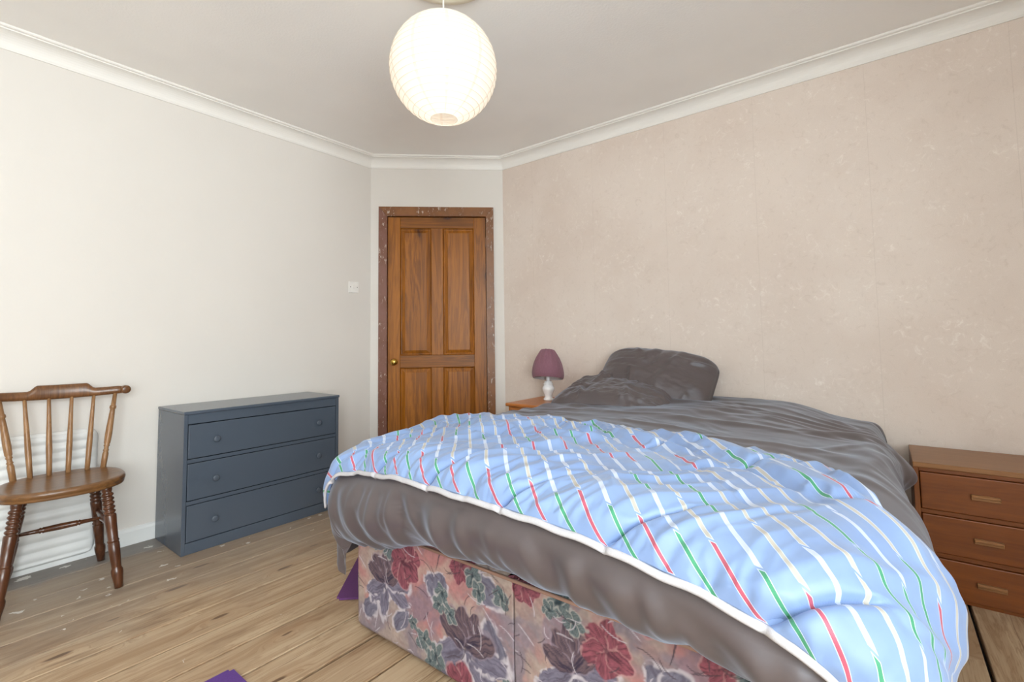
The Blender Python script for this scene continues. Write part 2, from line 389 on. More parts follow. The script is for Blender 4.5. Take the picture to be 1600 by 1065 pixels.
def grid_mesh(name, P, uv=None, uvname='cloth', col=None, wrap_u=False, back=None):
    """P (n,m,3) -> mesh; back: a second sheet (n,m,3) that closes the body"""
    n, m_ = P.shape[:2]
    V = P.reshape(-1, 3); idx = np.arange(n * m_).reshape(n, m_)
    nxt = np.roll(idx, -1, 0) if wrap_u else idx[1:]
    cur = idx if wrap_u else idx[:-1]
    F = np.stack([cur[:, :-1], nxt[:, :-1], nxt[:, 1:], cur[:, 1:]], -1).reshape(-1, 4)
    uvl = None if uv is None else uv.reshape(-1, 2)
    if back is not None:
        o = n * m_
        V = np.concatenate([V, back.reshape(-1, 3)])
        F = np.concatenate([F, F[:, ::-1] + o])
        rim = np.concatenate([idx[:, 0], idx[-1, 1:], idx[::-1, -1][1:], idx[0, ::-1][1:-1]])
        r2 = np.roll(rim, -1)
        F = np.concatenate([F, np.stack([r2, rim, rim + o, r2 + o], -1)])
        if uvl is not None: uvl = np.concatenate([uvl, uvl])
    me = bpy.data.meshes.new(name)
    me.vertices.add(len(V)); me.vertices.foreach_set('co', V.astype(np.float32).ravel())
    me.loops.add(F.size); me.loops.foreach_set('vertex_index', F.astype(np.int32).ravel())
    me.polygons.add(len(F)); me.polygons.foreach_set('loop_start', np.arange(0, F.size, 4, dtype=np.int32))
    me.polygons.foreach_set('use_smooth', np.ones(len(F), bool))
    me.update(calc_edges=True)
    if uvl is not None:
        lay = me.uv_layers.new(name=uvname); lay.data.foreach_set('uv', uvl[F.ravel()].astype(np.float32).ravel())
    if col is not None:
        a = me.color_attributes.new('print', 'FLOAT_COLOR', 'POINT')
        cc = np.ones((len(V), 4), np.float32); cc[:, :3] = col.reshape(-1, 3); a.data.foreach_set('color', cc.ravel())
    me.validate()
    return me
def thing(name, label, cat, loc=(0, 0, 0), rz=0.0, group=None):
    o = bpy.data.objects.new(name, None); COL.objects.link(o)
    o.location = loc; o.rotation_euler = (0, 0, rz); o.empty_display_size = 0.05
    return tag(o, label, cat, group)
def tag(o, label, cat, group=None):
    o['label'] = label; o['category'] = cat
    if group: o['group'] = group
    return o
def struct(o, label, cat):
    o['kind'] = 'structure'; return tag(o, label, cat)

# numpy noise
def vnoise(x, y, seed=0):
    xi = np.floor(x).astype(np.int64); yi = np.floor(y).astype(np.int64)
    fx = x - xi; fy = y - yi
    fx = fx * fx * fx * (fx * (fx * 6 - 15) + 10); fy = fy * fy * fy * (fy * (fy * 6 - 15) + 10)
    def h(a, b):
        v = (a * 374761393 + b * 668265263 + seed * 974634777) & 0x7fffffff
        v = ((v ^ (v >> 13)) * 1274126177) & 0x7fffffff
        v = (v ^ (v >> 16)) & 0xffff
        return v / 65535.0
    return (h(xi, yi) * (1 - fx) + h(xi + 1, yi) * fx) * (1 - fy) + (h(xi, yi + 1) * (1 - fx) + h(xi + 1, yi + 1) * fx) * fy
def fbm(x, y, seed=0, oct=4):
    s = 0; a = 0.5
    for i in range(oct): s = s + a * vnoise(x * 2 ** i, y * 2 ** i, seed + i); a *= 0.5
    return s / (1 - 0.5 ** oct)
def sstep(a, b, x):
    t = np.clip((x - a) / (b - a), 0, 1); return t * t * (3 - 2 * t)
def gnormals(P):
    du = np.gradient(P, axis=0); dv = np.gradient(P, axis=1)
    n = np.cross(du, dv); return n / (np.linalg.norm(n, axis=-1, keepdims=True) + 1e-9)
def buckle(base, N, disp0, eu, ev, lo, hi, iters=160, bend=0.06, tang=0.12, pull=0.0):
    """relax a sheet that is a little too long for its base shape, so that it buckles into folds"""
    X = base + N * disp0[..., None]
    def lens(P): return np.linalg.norm(P[1:] - P[:-1], axis=-1), np.linalg.norm(P[:, 1:] - P[:, :-1], axis=-1)
    Lu, Lv = lens(base)
    Lu = Lu * (1 + 0.5 * (eu[1:] + eu[:-1])); Lv = Lv * (1 + 0.5 * (ev[:, 1:] + ev[:, :-1]))
    dgl = np.linalg.norm(base[1:, 1:] - base[:-1, :-1], axis=-1)
    for it in range(iters):
        A = np.zeros_like(X)
        d = X[1:] - X[:-1]; l = np.linalg.norm(d, axis=-1) + 1e-9; c = d * ((l - Lu) / l)[..., None]
        A[:-1] += c; A[1:] -= c
        d = X[:, 1:] - X[:, :-1]; l = np.linalg.norm(d, axis=-1) + 1e-9; c = d * ((l - Lv) / l)[..., None]
        A[:, :-1] += c; A[:, 1:] -= c
        X = X + A * 0.3
        D = X - base
        L = np.zeros_like(D)
        L[1:-1] += D[2:] + D[:-2] - 2 * D[1:-1]; L[:, 1:-1] += D[:, 2:] + D[:, :-2] - 2 * D[:, 1:-1]
        D = D + bend * L
        dn = (D * N).sum(-1)
        T = D - N * dn[..., None]
        dn = np.clip(dn * (1 - pull), lo, hi)
        X = base + N * dn[..., None] + T * (1 - tang)
    return X

# ------------------------------------------------------------------ room shell
floor = box('floor', XL - 0.12, XE + 0.12, YS - 0.12, YR + 0.12, -0.06, -0.034, 'underfloor')
struct(floor, 'bare old pine floorboards, worn and spotted with white paint', 'floor')
cracks = [-3.215, -3.045, -2.87, -2.695, -2.52, -2.356, -2.199, -2.013, -1.837, -1.667, -1.50, -1.321, -1.15, -0.98, -0.81, -0.64, -0.47, -0.30, -0.125, 0.05, 0.22, 0.39, 0.56, 0.73, 0.90, 1.07, 1.295]
gaps = {-2.013: 0.009, -1.50: 0.013, -1.667: 0.008, -1.321: 0.008, -1.837: 0.007, 0.22: 0.012, -2.199: 0.007, -2.356: 0.005, -2.52: 0.0025, -2.87: 0.002}
plank_shared = {}
for i in range(len(cracks) - 1):
    a, b = cracks[i], cracks[i + 1]
    g0 = gaps.get(a, 0.0032) / 2; g1 = gaps.get(b, 0.0032) / 2
    wdt = round(b - a - g0 - g1, 4)
    y1 = YR if a >= -2.43 else (YR if b > -2.43 else YR)
    key = (wdt, y1)
    if key not in plank_shared:
        bmk = box_bm(0, wdt, YS, y1, -0.0335, 0, 0.0022, 1)
        plank_shared[key] = bm_mesh('floorboard', bmk)
    o = link('floorboard', plank_shared[key], 'floorboard', floor)
    o.location = (a + g0, 0, random.uniform(-0.0012, 0.0))

def slab(name, pts, z0, z1, mat, thick):
    """vertical slab along pts[0]->pts[1]; thickness grows to the left of the direction"""
    a, b = Vector(pts[0]).to_2d().to_3d(), Vector(pts[1]).to_2d().to_3d()
    d = (b - a).normalized(); nn = Vector((-d.y, d.x, 0)) * thick
    bm = bmesh.new()
    vs = [bm.verts.new((p.x, p.y, z)) for z in (z0, z1) for p in (a, b, b + nn, a + nn)]
    for f in ((0, 1, 2, 3), (4, 5, 6, 7), (0, 1, 5, 4), (1, 2, 6, 5), (2, 3, 7, 6), (3, 0, 4, 7)): bm.faces.new([vs[j] for j in f])
    return link(name, bm_mesh(name, bm), mat)
w = slab('wall_left', ((XL, YS - 0.12), (XL, 2.307)), -0.03, ZC, 'wall', 0.12); struct(w, 'plain cream wall behind the chair and chest', 'wall')
w = slab('wall_right', ((-2.427, YR), (XE, YR)), -0.03, ZC, 'wallpaper', 0.12); struct(w, 'beige mottled wallpapered wall behind the bed', 'wall')
w = slab('wall_front', ((XE, YS), (XL, YS)), -0.03, ZC, 'wall', 0.12); struct(w, 'plain cream wall facing the foot of the bed', 'wall')
# window wall beside the camera
bm = bmesh.new()
for bx_ in ((YS - 0.12, WIN[0], -0.03, ZC), (WIN[1], YR + 0.12, -0.03, ZC), (WIN[0], WIN[1], -0.03, WIN[2]), (WIN[0], WIN[1], WIN[3], ZC)):
    box_bm(XE, XE + 0.12, bx_[0], bx_[1], bx_[2], bx_[3], bm=bm)
w = link('wall_side', bm_mesh('wall_side', bm), 'wall'); struct(w, 'cream window wall beyond the oak bedside cabinet', 'wall')
win = thing('window_1', 'white framed window in the wall beyond the oak bedside cabinet', 'window', (XE + 0.06, (WIN[0] + WIN[1]) / 2, WIN[2]), R(90)); win['kind'] = 'structure'
ww, wh = WIN[1] - WIN[0], WIN[3] - WIN[2]
bm = bmesh.new()
for b_ in ((-ww / 2, -ww / 2 + 0.06, 0, wh), (ww / 2 - 0.06, ww / 2, 0, wh), (-ww / 2 + 0.06, ww / 2 - 0.06, 0, 0.06), (-ww / 2 + 0.06, ww / 2 - 0.06, wh - 0.06, wh)):
    box_bm(b_[0], b_[1], -0.03, 0.03, b_[2], b_[3], 0.004, 1, bm=bm)
link('window_frame', bm_mesh('window_frame', bm), 'white_gloss', win)
for fx_ in (-ww / 6, ww / 6): box('mullion', fx_ - 0.025, fx_ + 0.025, -0.025, 0.025, 0.06, wh - 0.06, 'white_gloss', win, 0.004, 1)
for j in range(3):
    x0 = -ww / 2 + 0.06 if j == 0 else -ww / 6 + 0.025 if j == 1 else ww / 6 + 0.025
    x1 = -ww / 6 - 0.025 if j == 0 else ww / 6 - 0.025 if j == 1 else ww / 2 - 0.06
    box('pane', x0, x1, -0.002, 0.002, 0.06, wh - 0.06, 'glass', win)
box('window_sill', -ww / 2 - 0.05, ww / 2 + 0.05, 0.0, 0.16, -0.035, -0.002, 'white_gloss', win, 0.006, 2)

c_ = box('ceiling', XL - 0.12, XE + 0.12, YS - 0.12, YR + 0.12, ZC, ZC + 0.05, 'ceiling'); struct(c_, 'off-white textured ceiling', 'ceiling')

# slanted door wall with its opening
DT = (CB - CA).normalized(); DL = (CB - CA).length; DN = Vector((DT.y, -DT.x, 0))     # along the wall, into the room
def dw(name, boxes, mat, parent=None, bev=0.0, smooth=False):
    """boxes in door-wall coordinates (s along, d into the room, z)"""
    bm = bmesh.new()
    for (s0, s1, d0, d1, z0, z1) in boxes: box_bm(s0, s1, d0, d1, z0, z1, bev, 2, bm=bm)
    return link(name, bm_mesh(name, bm), mat, parent)
DROT = math.atan2(DT.y, DT.x)          # local x -> along wall ; local -y -> into the room
def place_door(o): o.location = (CA.x, CA.y, 0); o.rotation_euler = (0, 0, DROT); return o
JS0, JS1, JZ = 0.066, 0.992, 2.147     # outside of the door frame
LS0, LS1, LZ = 0.136, 0.926, 2.067     # the door leaf
wd = dw('wall_back', [(-0.08, JS0 + 0.02, 0, 0.12, -0.03, ZC), (JS1 - 0.02, DL + 0.08, 0, 0.12, -0.03, ZC), (JS0 + 0.02, JS1 - 0.02, 0, 0.12, JZ - 0.02, ZC), (JS0, JS1, 0.12, 0.16, -0.03, JZ + 0.1)], 'wall')  # last box: unseen slab added behind the door to block outside light
# d > 0 here is away from the room (local +y)
place_door(wd); struct(wd, 'narrow slanted cream wall that holds the pine door', 'wall')
door = thing('door_1', 'stained pine door with four panels and a brass knob', 'door'); door['kind'] = 'structure'; place_door(door)
def frame_piece(name, quad, mat):
    """mitred architrave piece: quad [(s, z) x 4], stepped profile"""
    bm = bmesh.new()
    f = [bm.verts.new((s, -0.022, z)) for s, z in quad]; b = [bm.verts.new((s, 0.1, z)) for s, z in quad]
    bm.faces.new(f); bm.faces.new(b[::-1])
    for i in range(4): bm.faces.new((f[i], b[i], b[(i + 1) % 4], f[(i + 1) % 4]))
    bmesh.ops.recalc_face_normals(bm, faces=bm.faces[:])
    bmesh.ops.bevel(bm, geom=[e for e in bm.edges if e.verts[0].co.y < 0 and e.verts[1].co.y < 0], offset=0.004, segments=2, affect='EDGES')
    return link(name, bm_mesh(name, bm), mat, door)
frame_piece('jamb', [(JS0, 0), (LS0 - 0.003, 0), (LS0 - 0.003, LZ + 0.004), (JS0, JZ)], 'frame_red')
frame_piece('jamb', [(LS1 + 0.003, 0), (JS1, 0), (JS1, JZ), (LS1 + 0.003, LZ + 0.004)], 'frame_brown')
frame_piece('door_head', [(JS0, JZ), (LS0 - 0.003, LZ + 0.004), (LS1 + 0.003, LZ + 0.004), (JS1, JZ)], 'frame_brown')
# leaf: stiles, rails, muntins and four raised panels
D0, D1 = 0.006, 0.044                  # front and back of the leaf (local y)
LW = LS1 - LS0; st = 0.098
p0 = LS0 + st; p3 = LS1 - st; mu = 0.096; p1 = (p0 + p3) / 2 - mu / 2; p2 = (p0 + p3) / 2 + mu / 2
def leafbox(name, s0, s1, z0, z1, mat, d0=D0, d1=D1): return box(name, s0, s1, d0, d1, z0, z1, mat, door, 0.002, 1)
leafbox('stile', LS0, p0, 0.005, LZ, 'door_v'); leafbox('stile', p3, LS1, 0.005, LZ, 'door_v')
leafbox('top_rail', p0, p3, 1.975, LZ, 'door_h'); leafbox('lock_rail', p0, p3, 0.845, 0.945, 'door_h'); leafbox('bottom_rail', p0, p3, 0.005, 0.215, 'door_h')
leafbox('muntin', p1, p2, 0.945, 1.975, 'door_v'); leafbox('muntin', p1, p2, 0.215, 0.845, 'door_v')
def raised_panel(s0, s1, z0, z1):
    bm = bmesh.new()
    def rect(i, d): return [bm.verts.new((s, d, z)) for s, z in ((s0 + i, z0 + i), (s1 - i, z0 + i), (s1 - i, z1 - i), (s0 + i, z1 - i))]
    rs = [rect(0.0, D0 + 0.001), rect(0.007, D0 + 0.013), rect(0.012, D0 + 0.014), rect(0.036, D0 + 0.006), rect(0.038, D0 + 0.0045)]
    for A, B in zip(rs, rs[1:]):
        for i in range(4): bm.faces.new((A[i], A[(i + 1) % 4], B[(i + 1) % 4], B[i]))
    bm.faces.new(rs[-1])
    bk = rect(0.0, D1 - 0.004); bm.faces.new(bk[::-1])
    for i in range(4): bm.faces.new((rs[0][i], rs[0][(i + 1) % 4], bk[(i + 1) % 4], bk[i]))
    o = link('panel', bm_mesh('panel', bm), 'door_v', door); return o
for a, b in ((p0, p1), (p2, p3)):
    raised_panel(a, b, 0.945, 1.975); raised_panel(a, b, 0.215, 0.845)
ks, kz = 0.19, 0.895
kn = lathe('door_knob', [(0.026, 0), (0.026, 0.06), (0.022, 0.10), (0.010, 0.14), (0.009, 0.42), (0.016, 0.50), (0.0255, 0.62), (0.0275, 0.74), (0.024, 0.88), (0.014, 0.97), (0.001, 1.0)], (ks, D0, kz), (ks, D0 - 0.062, kz), 'brass', door, 24)
kn['label'] = 'round brass door knob'
for hz in (1.86, 0.32):
    box('hinge', LS1 - 0.006, LS1 + 0.010, D0 - 0.006, D0 + 0.002, hz - 0.04, hz + 0.04, 'frame_brown', door, 0.002, 1)

# cornice: one mitred length per wall
loop = [Vector((XL, YS)), Vector((XL, 2.307)), Vector((-2.427, YR)), Vector((XE, YR)), Vector((XE, YS))]
prof = [(0.0, 2.466), (0.006, 2.466), (0.009, 2.474)]
for j in range(9):
    a = j / 8 * math.pi / 2
    prof.append((0.070 - 0.060 * math.cos(a), 2.476 + 0.060 * math.sin(a)))
prof += [(0.070, 2.542), (0.080, 2.544), (0.084, 2.549), (0.084, ZC), (0.0, ZC)]
def inset(i, off):
    a, b, c = loop[(i - 1) % 5], loop[i], loop[(i + 1) % 5]
    d1 = (b - a).normalized(); d2 = (c - b).normalized()
    n1 = Vector((d1.y, -d1.x)); n2 = Vector((d2.y, -d2.x))
    bis = (n1 + n2).normalized(); return b + bis * (off / max(0.2, bis.dot(n1)))
names = ['cream wall', 'slanted door wall', 'wallpapered wall behind the bed', 'window wall', 'wall facing the bed']
for i in range(5):
    bm = bmesh.new(); rows = []
    for kk in (i, (i + 1) % 5): rows.append([bm.verts.new((*inset(kk, o_), z_)) for o_, z_ in prof])
    m_ = len(prof)
    for j in range(m_): bm.faces.new((rows[0][j], rows[0][(j + 1) % m_], rows[1][(j + 1) % m_], rows[1][j]))
    bm.faces.new(rows[0]); bm.faces.new(rows[1][::-1])
    o = link('trim_%d' % (i + 1), bm_mesh('trim', bm), 'cornice'); struct(o, 'white coved cornice along the ' + names[i], 'cornice')
# skirting
def skirting(name, a, b, lab):
    a, b = Vector(a), Vector(b); d = (b - a).normalized(); nn = Vector((d.y, -d.x))
    bm = bmesh.new(); pf = [(0, 0), (0.016, 0), (0.016, 0.07), (0.012, 0.082), (0.004, 0.088), (0, 0.088)]
    r_ = [[bm.verts.new((*(p + nn * o_), z_)) for o_, z_ in pf] for p in (a, b)]
    for j in range(6): bm.faces.new((r_[0][j], r_[0][(j + 1) % 6], r_[1][(j + 1) % 6], r_[1][j]))
    bm.faces.new(r_[0]); bm.faces.new(r_[1][::-1])
    o = link(name, bm_mesh(name, bm), 'white_gloss'); struct(o, lab, 'skirting')
skirting('baseboard_left', (XL, YS), (XL, 2.30), 'white painted skirting board under the cream wall')
skirting('baseboard_right', (-2.42, YR), (XE, YR), 'white painted skirting board behind the bed')

# ------------------------------------------------------------------ bed: divan base with a printed cover
BX0, BX1, BY0, BY1 = -1.598, -0.248, 1.08, 2.985
DZ0, DZ1 = 0.022, 0.392
bed = thing('divan_bed', 'double divan bed base in faded floral fabric on the floorboards', 'bed', ((BX0 + BX1) / 2, (BY0 + BY1) / 2, 0))

def lerp3(c, col, f): return c + (np.array(col) - c) * f[..., None]
def paint_print(U, V, seed):
    """U, V metres over the cloth -> printed colours (flowers, leaves, brush outlines)"""
    wx = (fbm(U * 9, V * 9, seed + 50) - 0.5) * 0.045 + (fbm(U * 45, V * 45, seed + 70, 2) - 0.5) * 0.010; wy = (fbm(U * 9 + 7, V * 9, seed + 60) - 0.5) * 0.045 + (fbm(U * 45 + 9, V * 45, seed + 80, 2) - 0.5) * 0.010
    u = U + wx; v = V + wy
    n1 = fbm(u * 7 + v * 3, v * 6, seed); n2 = fbm(u * 8, v * 9 - u * 4, seed + 9); st = fbm(u * 30 + v * 45, v * 14 - u * 9, seed + 17)
    c = np.zeros(U.shape + (3,)) + np.array(srgb(164, 148, 138))
    c = lerp3(c, srgb(180, 120, 116), sstep(0.48, 0.66, n1) * 0.85)
    c = lerp3(c, srgb(126, 116, 128), sstep(0.52, 0.66, n2) * 0.7)
    c = lerp3(c, srgb(184, 166, 148), sstep(0.50, 0.32, n2) * 0.6)
    c = lerp3(c, srgb(150, 118, 112), sstep(0.5, 0.75, st) * 0.45)
    whitec = srgb(198, 192, 194)
    BRK = sstep(0.34, 0.5, fbm(u * 60, v * 60, 71, 2)); UR = U[:, 0]; VR = V[0]
    def win(cx, cy, r):
        i = np.nonzero(np.abs(UR - cx) < r + 0.02)[0]; j = np.nonzero(np.abs(VR - cy) < r + 0.02)[0]
        if len(i) == 0 or len(j) == 0: return None
        return slice(i[0], i[-1] + 1), slice(j[0], j[-1] + 1)
    def ell(w, cx, cy, a, b, ang):
        dx, dy = u[w] - cx, v[w] - cy; ca, sa = math.cos(ang), math.sin(ang)
        return (dx * ca + dy * sa) / a, (-dx * sa + dy * ca) / b
    def petal(c, cx, cy, ang, ln, wd, col1, col2, line, lw=0.16, outl=0.75):
        w = win(cx, cy, ln * 1.25)
        if w is None: return c
        X, Y = ell(w, cx + math.cos(ang) * ln * 0.55, cy + math.sin(ang) * ln * 0.55, ln * 0.55, wd, ang)
        r = np.sqrt(X * X + Y * Y)
        m = sstep(1.0, 0.9, r)
        vein = fbm((X + 3) * 1.5, (Y + 3) * 9, 5, 2)
        shade = np.clip(0.45 + 0.4 * X + (vein - 0.5) * 1.7, 0, 1)
        body = np.array(col1) * (1 - shade[..., None]) + np.array(col2) * shade[..., None]
        cw = c[w] * (1 - m[..., None]) + body * m[..., None]
        c[w] = lerp3(cw, line, sstep(lw, 0.03, np.abs(r - 1.0)) * BRK[w] * outl)
        return c
    def dot(c, cx, cy, rad, col, f):
        w = win(cx, cy, rad * 1.5)
        if w is None: return c
        X, Y = ell(w, cx, cy, rad, rad, 0); c[w] = lerp3(c[w], col, sstep(1.2, 0.3, np.hypot(X, Y)) * f); return c
    def maroon(c, cx, cy, s, rot):
        for a in (0.2, 1.25, 2.3, 3.4, 4.5, 5.5):
            c = petal(c, cx, cy, rot + a, 0.062 * s, 0.030 * s, srgb(88, 42, 56), srgb(150, 82, 92), srgb(190, 142, 138), 0.12, 0.55)
        return dot(c, cx, cy, 0.012 * s, srgb(80, 34, 50), 0.8)
    def navy(c, cx, cy, s, rot):
        for a in (-2.5, -1.9, -0.7, -0.1, 3.5):
            c = petal(c, cx, cy, rot + a, 0.105 * s, 0.026 * s, srgb(92, 86, 100), srgb(126, 122, 138), whitec, 0.22, 0.85)
        for a in (1.0, 1.5, 2.0, 2.5, 0.4):
            c = petal(c, cx, cy, rot + a, 0.08 * s, 0.024 * s, srgb(50, 40, 62), srgb(112, 92, 94), srgb(150, 136, 146), 0.14, 0.5)
        return c
    def teal(c, cx, cy, s):
        for i in range(5):
            c = petal(c, cx, cy, i * 1.257 + cx * 40, 0.030 * s, 0.013 * s, srgb(62, 80, 84), srgb(112, 124, 122), srgb(176, 176, 166), 0.22, 0.7)
        return dot(c, cx, cy, 0.008 * s, srgb(40, 56, 62), 1.0)
    def leaf(c, cx, cy, a, s): return petal(c, cx, cy, a, 0.11 * s, 0.036 * s, srgb(96, 92, 106), srgb(122, 120, 134), whitec, 0.2, 0.8)
    def stroke(c, cx, cy, a, ln, bend, col, wd=0.0022):
        w = win(cx, cy, ln * 1.1)
        if w is None: return c
        dx, dy = U[w] - cx, V[w] - cy; ca, sa = math.cos(a), math.sin(a)
        X = (dx * ca + dy * sa) / ln; Y = (-dx * sa + dy * ca)
        m = sstep(wd, wd * 0.3, np.abs(Y - bend * (X * X - X))) * sstep(0, 0.1, X) * sstep(1.0, 0.85, X)
        c[w] = lerp3(c[w], col, m * 0.8); return c
    rep = 0.752
    r_ = random.Random(3)
    for kx in range(-3, 4):
        o = kx * rep
        if o + rep < U.min() - 0.2 or o > U.max() + 0.2: continue
        for (lx, ly, a, s) in ((0.40, 0.30, -1.2, 1.0), (0.47, 0.31, -1.9, 0.9), (0.60, 0.33, -0.5, 1.0), (0.66, 0.22, -1.3, 1.1), (0.05, 0.06, 0.4, 0.9), (0.24, 0.06, 0.8, 0.8)): c = leaf(c, o + lx, ly, a, s)
        c = navy(c, o + 0.19, 0.20, 1.15, 0.25); c = navy(c, o + 0.56, 0.11, 1.5, 0.15)
        c = maroon(c, o + 0.285, 0.285, 1.15, 0.3); c = maroon(c, o + 0.55, 0.352, 0.8, 1.0); c = maroon(c, o + 0.785, 0.362, 0.85, 0.6)
        c = maroon(c, o + 0.545, -0.005, 1.1, 0.2); c = maroon(c, o + 0.40, 0.40, 0.7, 0.4) if kx % 2 else c
        for (tx, ty, s) in ((0.15, 0.345, 1.1), (0.12, 0.32, 0.9), (0.19, 0.31, 1.0), (0.455, 0.23, 1.1), (0.49, 0.19, 1.0), (0.44, 0.19, 0.9), (0.60, 0.325, 1.1), (0.62, 0.29, 1.0), (0.375, 0.065, 1.1), (0.435, 0.04, 1.2), (0.40, 0.02, 0.9), (0.33, 0.10, 0.8), (0.70, 0.30, 0.9), (0.72, 0.08, 0.8)):
            c = teal(c, o + tx, ty, s)
        for j in range(80):
            col = whitec if r_.random() < 0.55 else srgb(70, 58, 66)
            c = stroke(c, o + r_.uniform(0, rep), r_.uniform(0, 0.4), r_.uniform(0, 6.28), r_.uniform(0.03, 0.08), r_.uniform(-0.05, 0.05), col)
    fine = fbm(U * 120, V * 120, 33, 2)
    return np.clip(c * (0.70 + 0.24 * fine)[..., None] * np.array((0.98, 0.95, 1.0)), 0, 1)

cxb, cyb = (BX0 + BX1) / 2, (BY0 + BY1) / 2
def cover_block(name, x0, x1, uoff, seed):
    """one half of the divan: a rounded printed block; the side profile bulges slightly"""
    hx = (x1 - x0) / 2; mx = (x0 + x1) / 2; hy = (BY1 - BY0) / 2; rad = 0.035
    # closed outline (rounded rectangle) starting on the foot face
    seg = []
    def line(a, b, step):
        n_ = max(2, int(math.dist(a, b) / step)); return [(a[0] + (b[0] - a[0]) * i / n_, a[1] + (b[1] - a[1]) * i / n_) for i in range(n_)]
    fine, coarse = 0.0026, 0.012
    L0, R0, F0, B0 = x0, x1, BY0, BY1
    rl = rad if x0 == BX0 else 0.006; rr = rad if x1 == BX1 else 0.006
    seg += line((L0 + rl, F0), (R0 - rr, F0), fine)
    def arc(cx, cy, r, a0, a1, n_): return [(cx + r * math.cos(a0 + (a1 - a0) * i / n_), cy + r * math.sin(a0 + (a1 - a0) * i / n_)) for i in range(n_)]
    seg += arc(R0 - rr, F0 + rr, rr, -math.pi / 2, 0, 10)
    seg += line((R0, F0 + rr), (R0, B0 - 0.02), coarse) + [(R0, B0 - 0.02), (R0 - 0.02, B0)]
    seg += line((R0 - 0.03, B0), (L0 + 0.02, B0), 0.03) + [(L0 + 0.02, B0), (L0, B0 - 0.02)]
    seg += line((L0, B0 - 0.03), (L0, F0 + rl), coarse)
    seg += arc(L0 + rl, F0 + rl, rl, math.pi, 1.5 * math.pi, 12)
    S = np.array(seg); d = np.linalg.norm(np.roll(S, -1, 0) - S, axis=1); s = np.concatenate([[0], np.cumsum(d)[:-1]])
    nv = 150
    tz = np.linspace(0, 1, nv)
    Z = DZ0 + (DZ1 - DZ0) * tz
    ctr = np.array([mx, cyb])
    P = np.zeros((len(S), nv, 3))
    nx = np.stack([np.gradient(S[:, 1]), -np.gradient(S[:, 0])], -1); nx /= np.linalg.norm(nx, axis=1, keepdims=True) + 1e-9
    inset_ = 0.020 * np.clip((tz - 0.94) / 0.06, 0, 1) ** 2 + 0.006 * np.clip((0.03 - tz) / 0.03, 0, 1)
    wob = (fbm(s[:, None] * 6 + 0 * tz, tz[None] * 2 + 0 * s[:, None], seed + 3) - 0.5) * 0.006
    off = wob - inset_[None]
    P[..., 0] = S[:, 0:1] + nx[:, 0:1] * off - cxb; P[..., 1] = S[:, 1:2] + nx[:, 1:2] * off - cyb; P[..., 2] = Z[None]
    su = np.where(s > s[-1] * 0.9, s - (s[-1] + d[-1]), s) + rl
    U = (su + uoff)[:, None] + 0 * tz[None]; V = (Z[None] - DZ0) + 0 * s[:, None]
    colr = paint_print(U, V, 21)
    me = grid_mesh(name, P, col=colr, wrap_u=True)
    bm = bmesh.new(); bm.from_mesh(me)
    be = [e for e in bm.edges if e.is_boundary]
    bmesh.ops.holes_fill(bm, edges=be, sides=0)
    bm.to_mesh(me); bm.free()
    o = link(name, me, 'floral', bed); return o
xm = -0.848
cover_block('divan_base', BX0, xm - 0.001, 0.0, 1)
cover_block('divan_base', xm + 0.001, BX1, 0.752, 2)
for z_ in (DZ1 - 0.008,):
    pts = [(BX0 + 0.03 - cxb, BY0 + 0.006 - cyb, z_), (BX1 - 0.03 - cxb, BY0 + 0.006 - cyb, z_)]
    tube('piping', pts, 0.005, 'divan_edge', bed, 8)
mt = box('mattress', BX0 + 0.03 - cxb, BX1 - 0.03 - cxb, BY0 + 0.05 - cyb, BY1 - cyb, DZ1 - 0.001, 0.56, 'mattress', bed, 0.05, 4)
for (sx, sy) in ((BX0 + 0.12, BY0 + 0.14), (BX1 - 0.12, BY0 + 0.14), (BX0 + 0.12, BY1 - 0.2), (BX1 - 0.12, BY1 - 0.2)):
    lathe('castor', [(0.001, 0), (0.018, 0.02), (0.02, 0.3), (0.02, 1.0)], (sx - cxb, sy - cyb, 0), (sx - cxb, sy - cyb, DZ0 + 0.003), 'bulb', bed, 12)

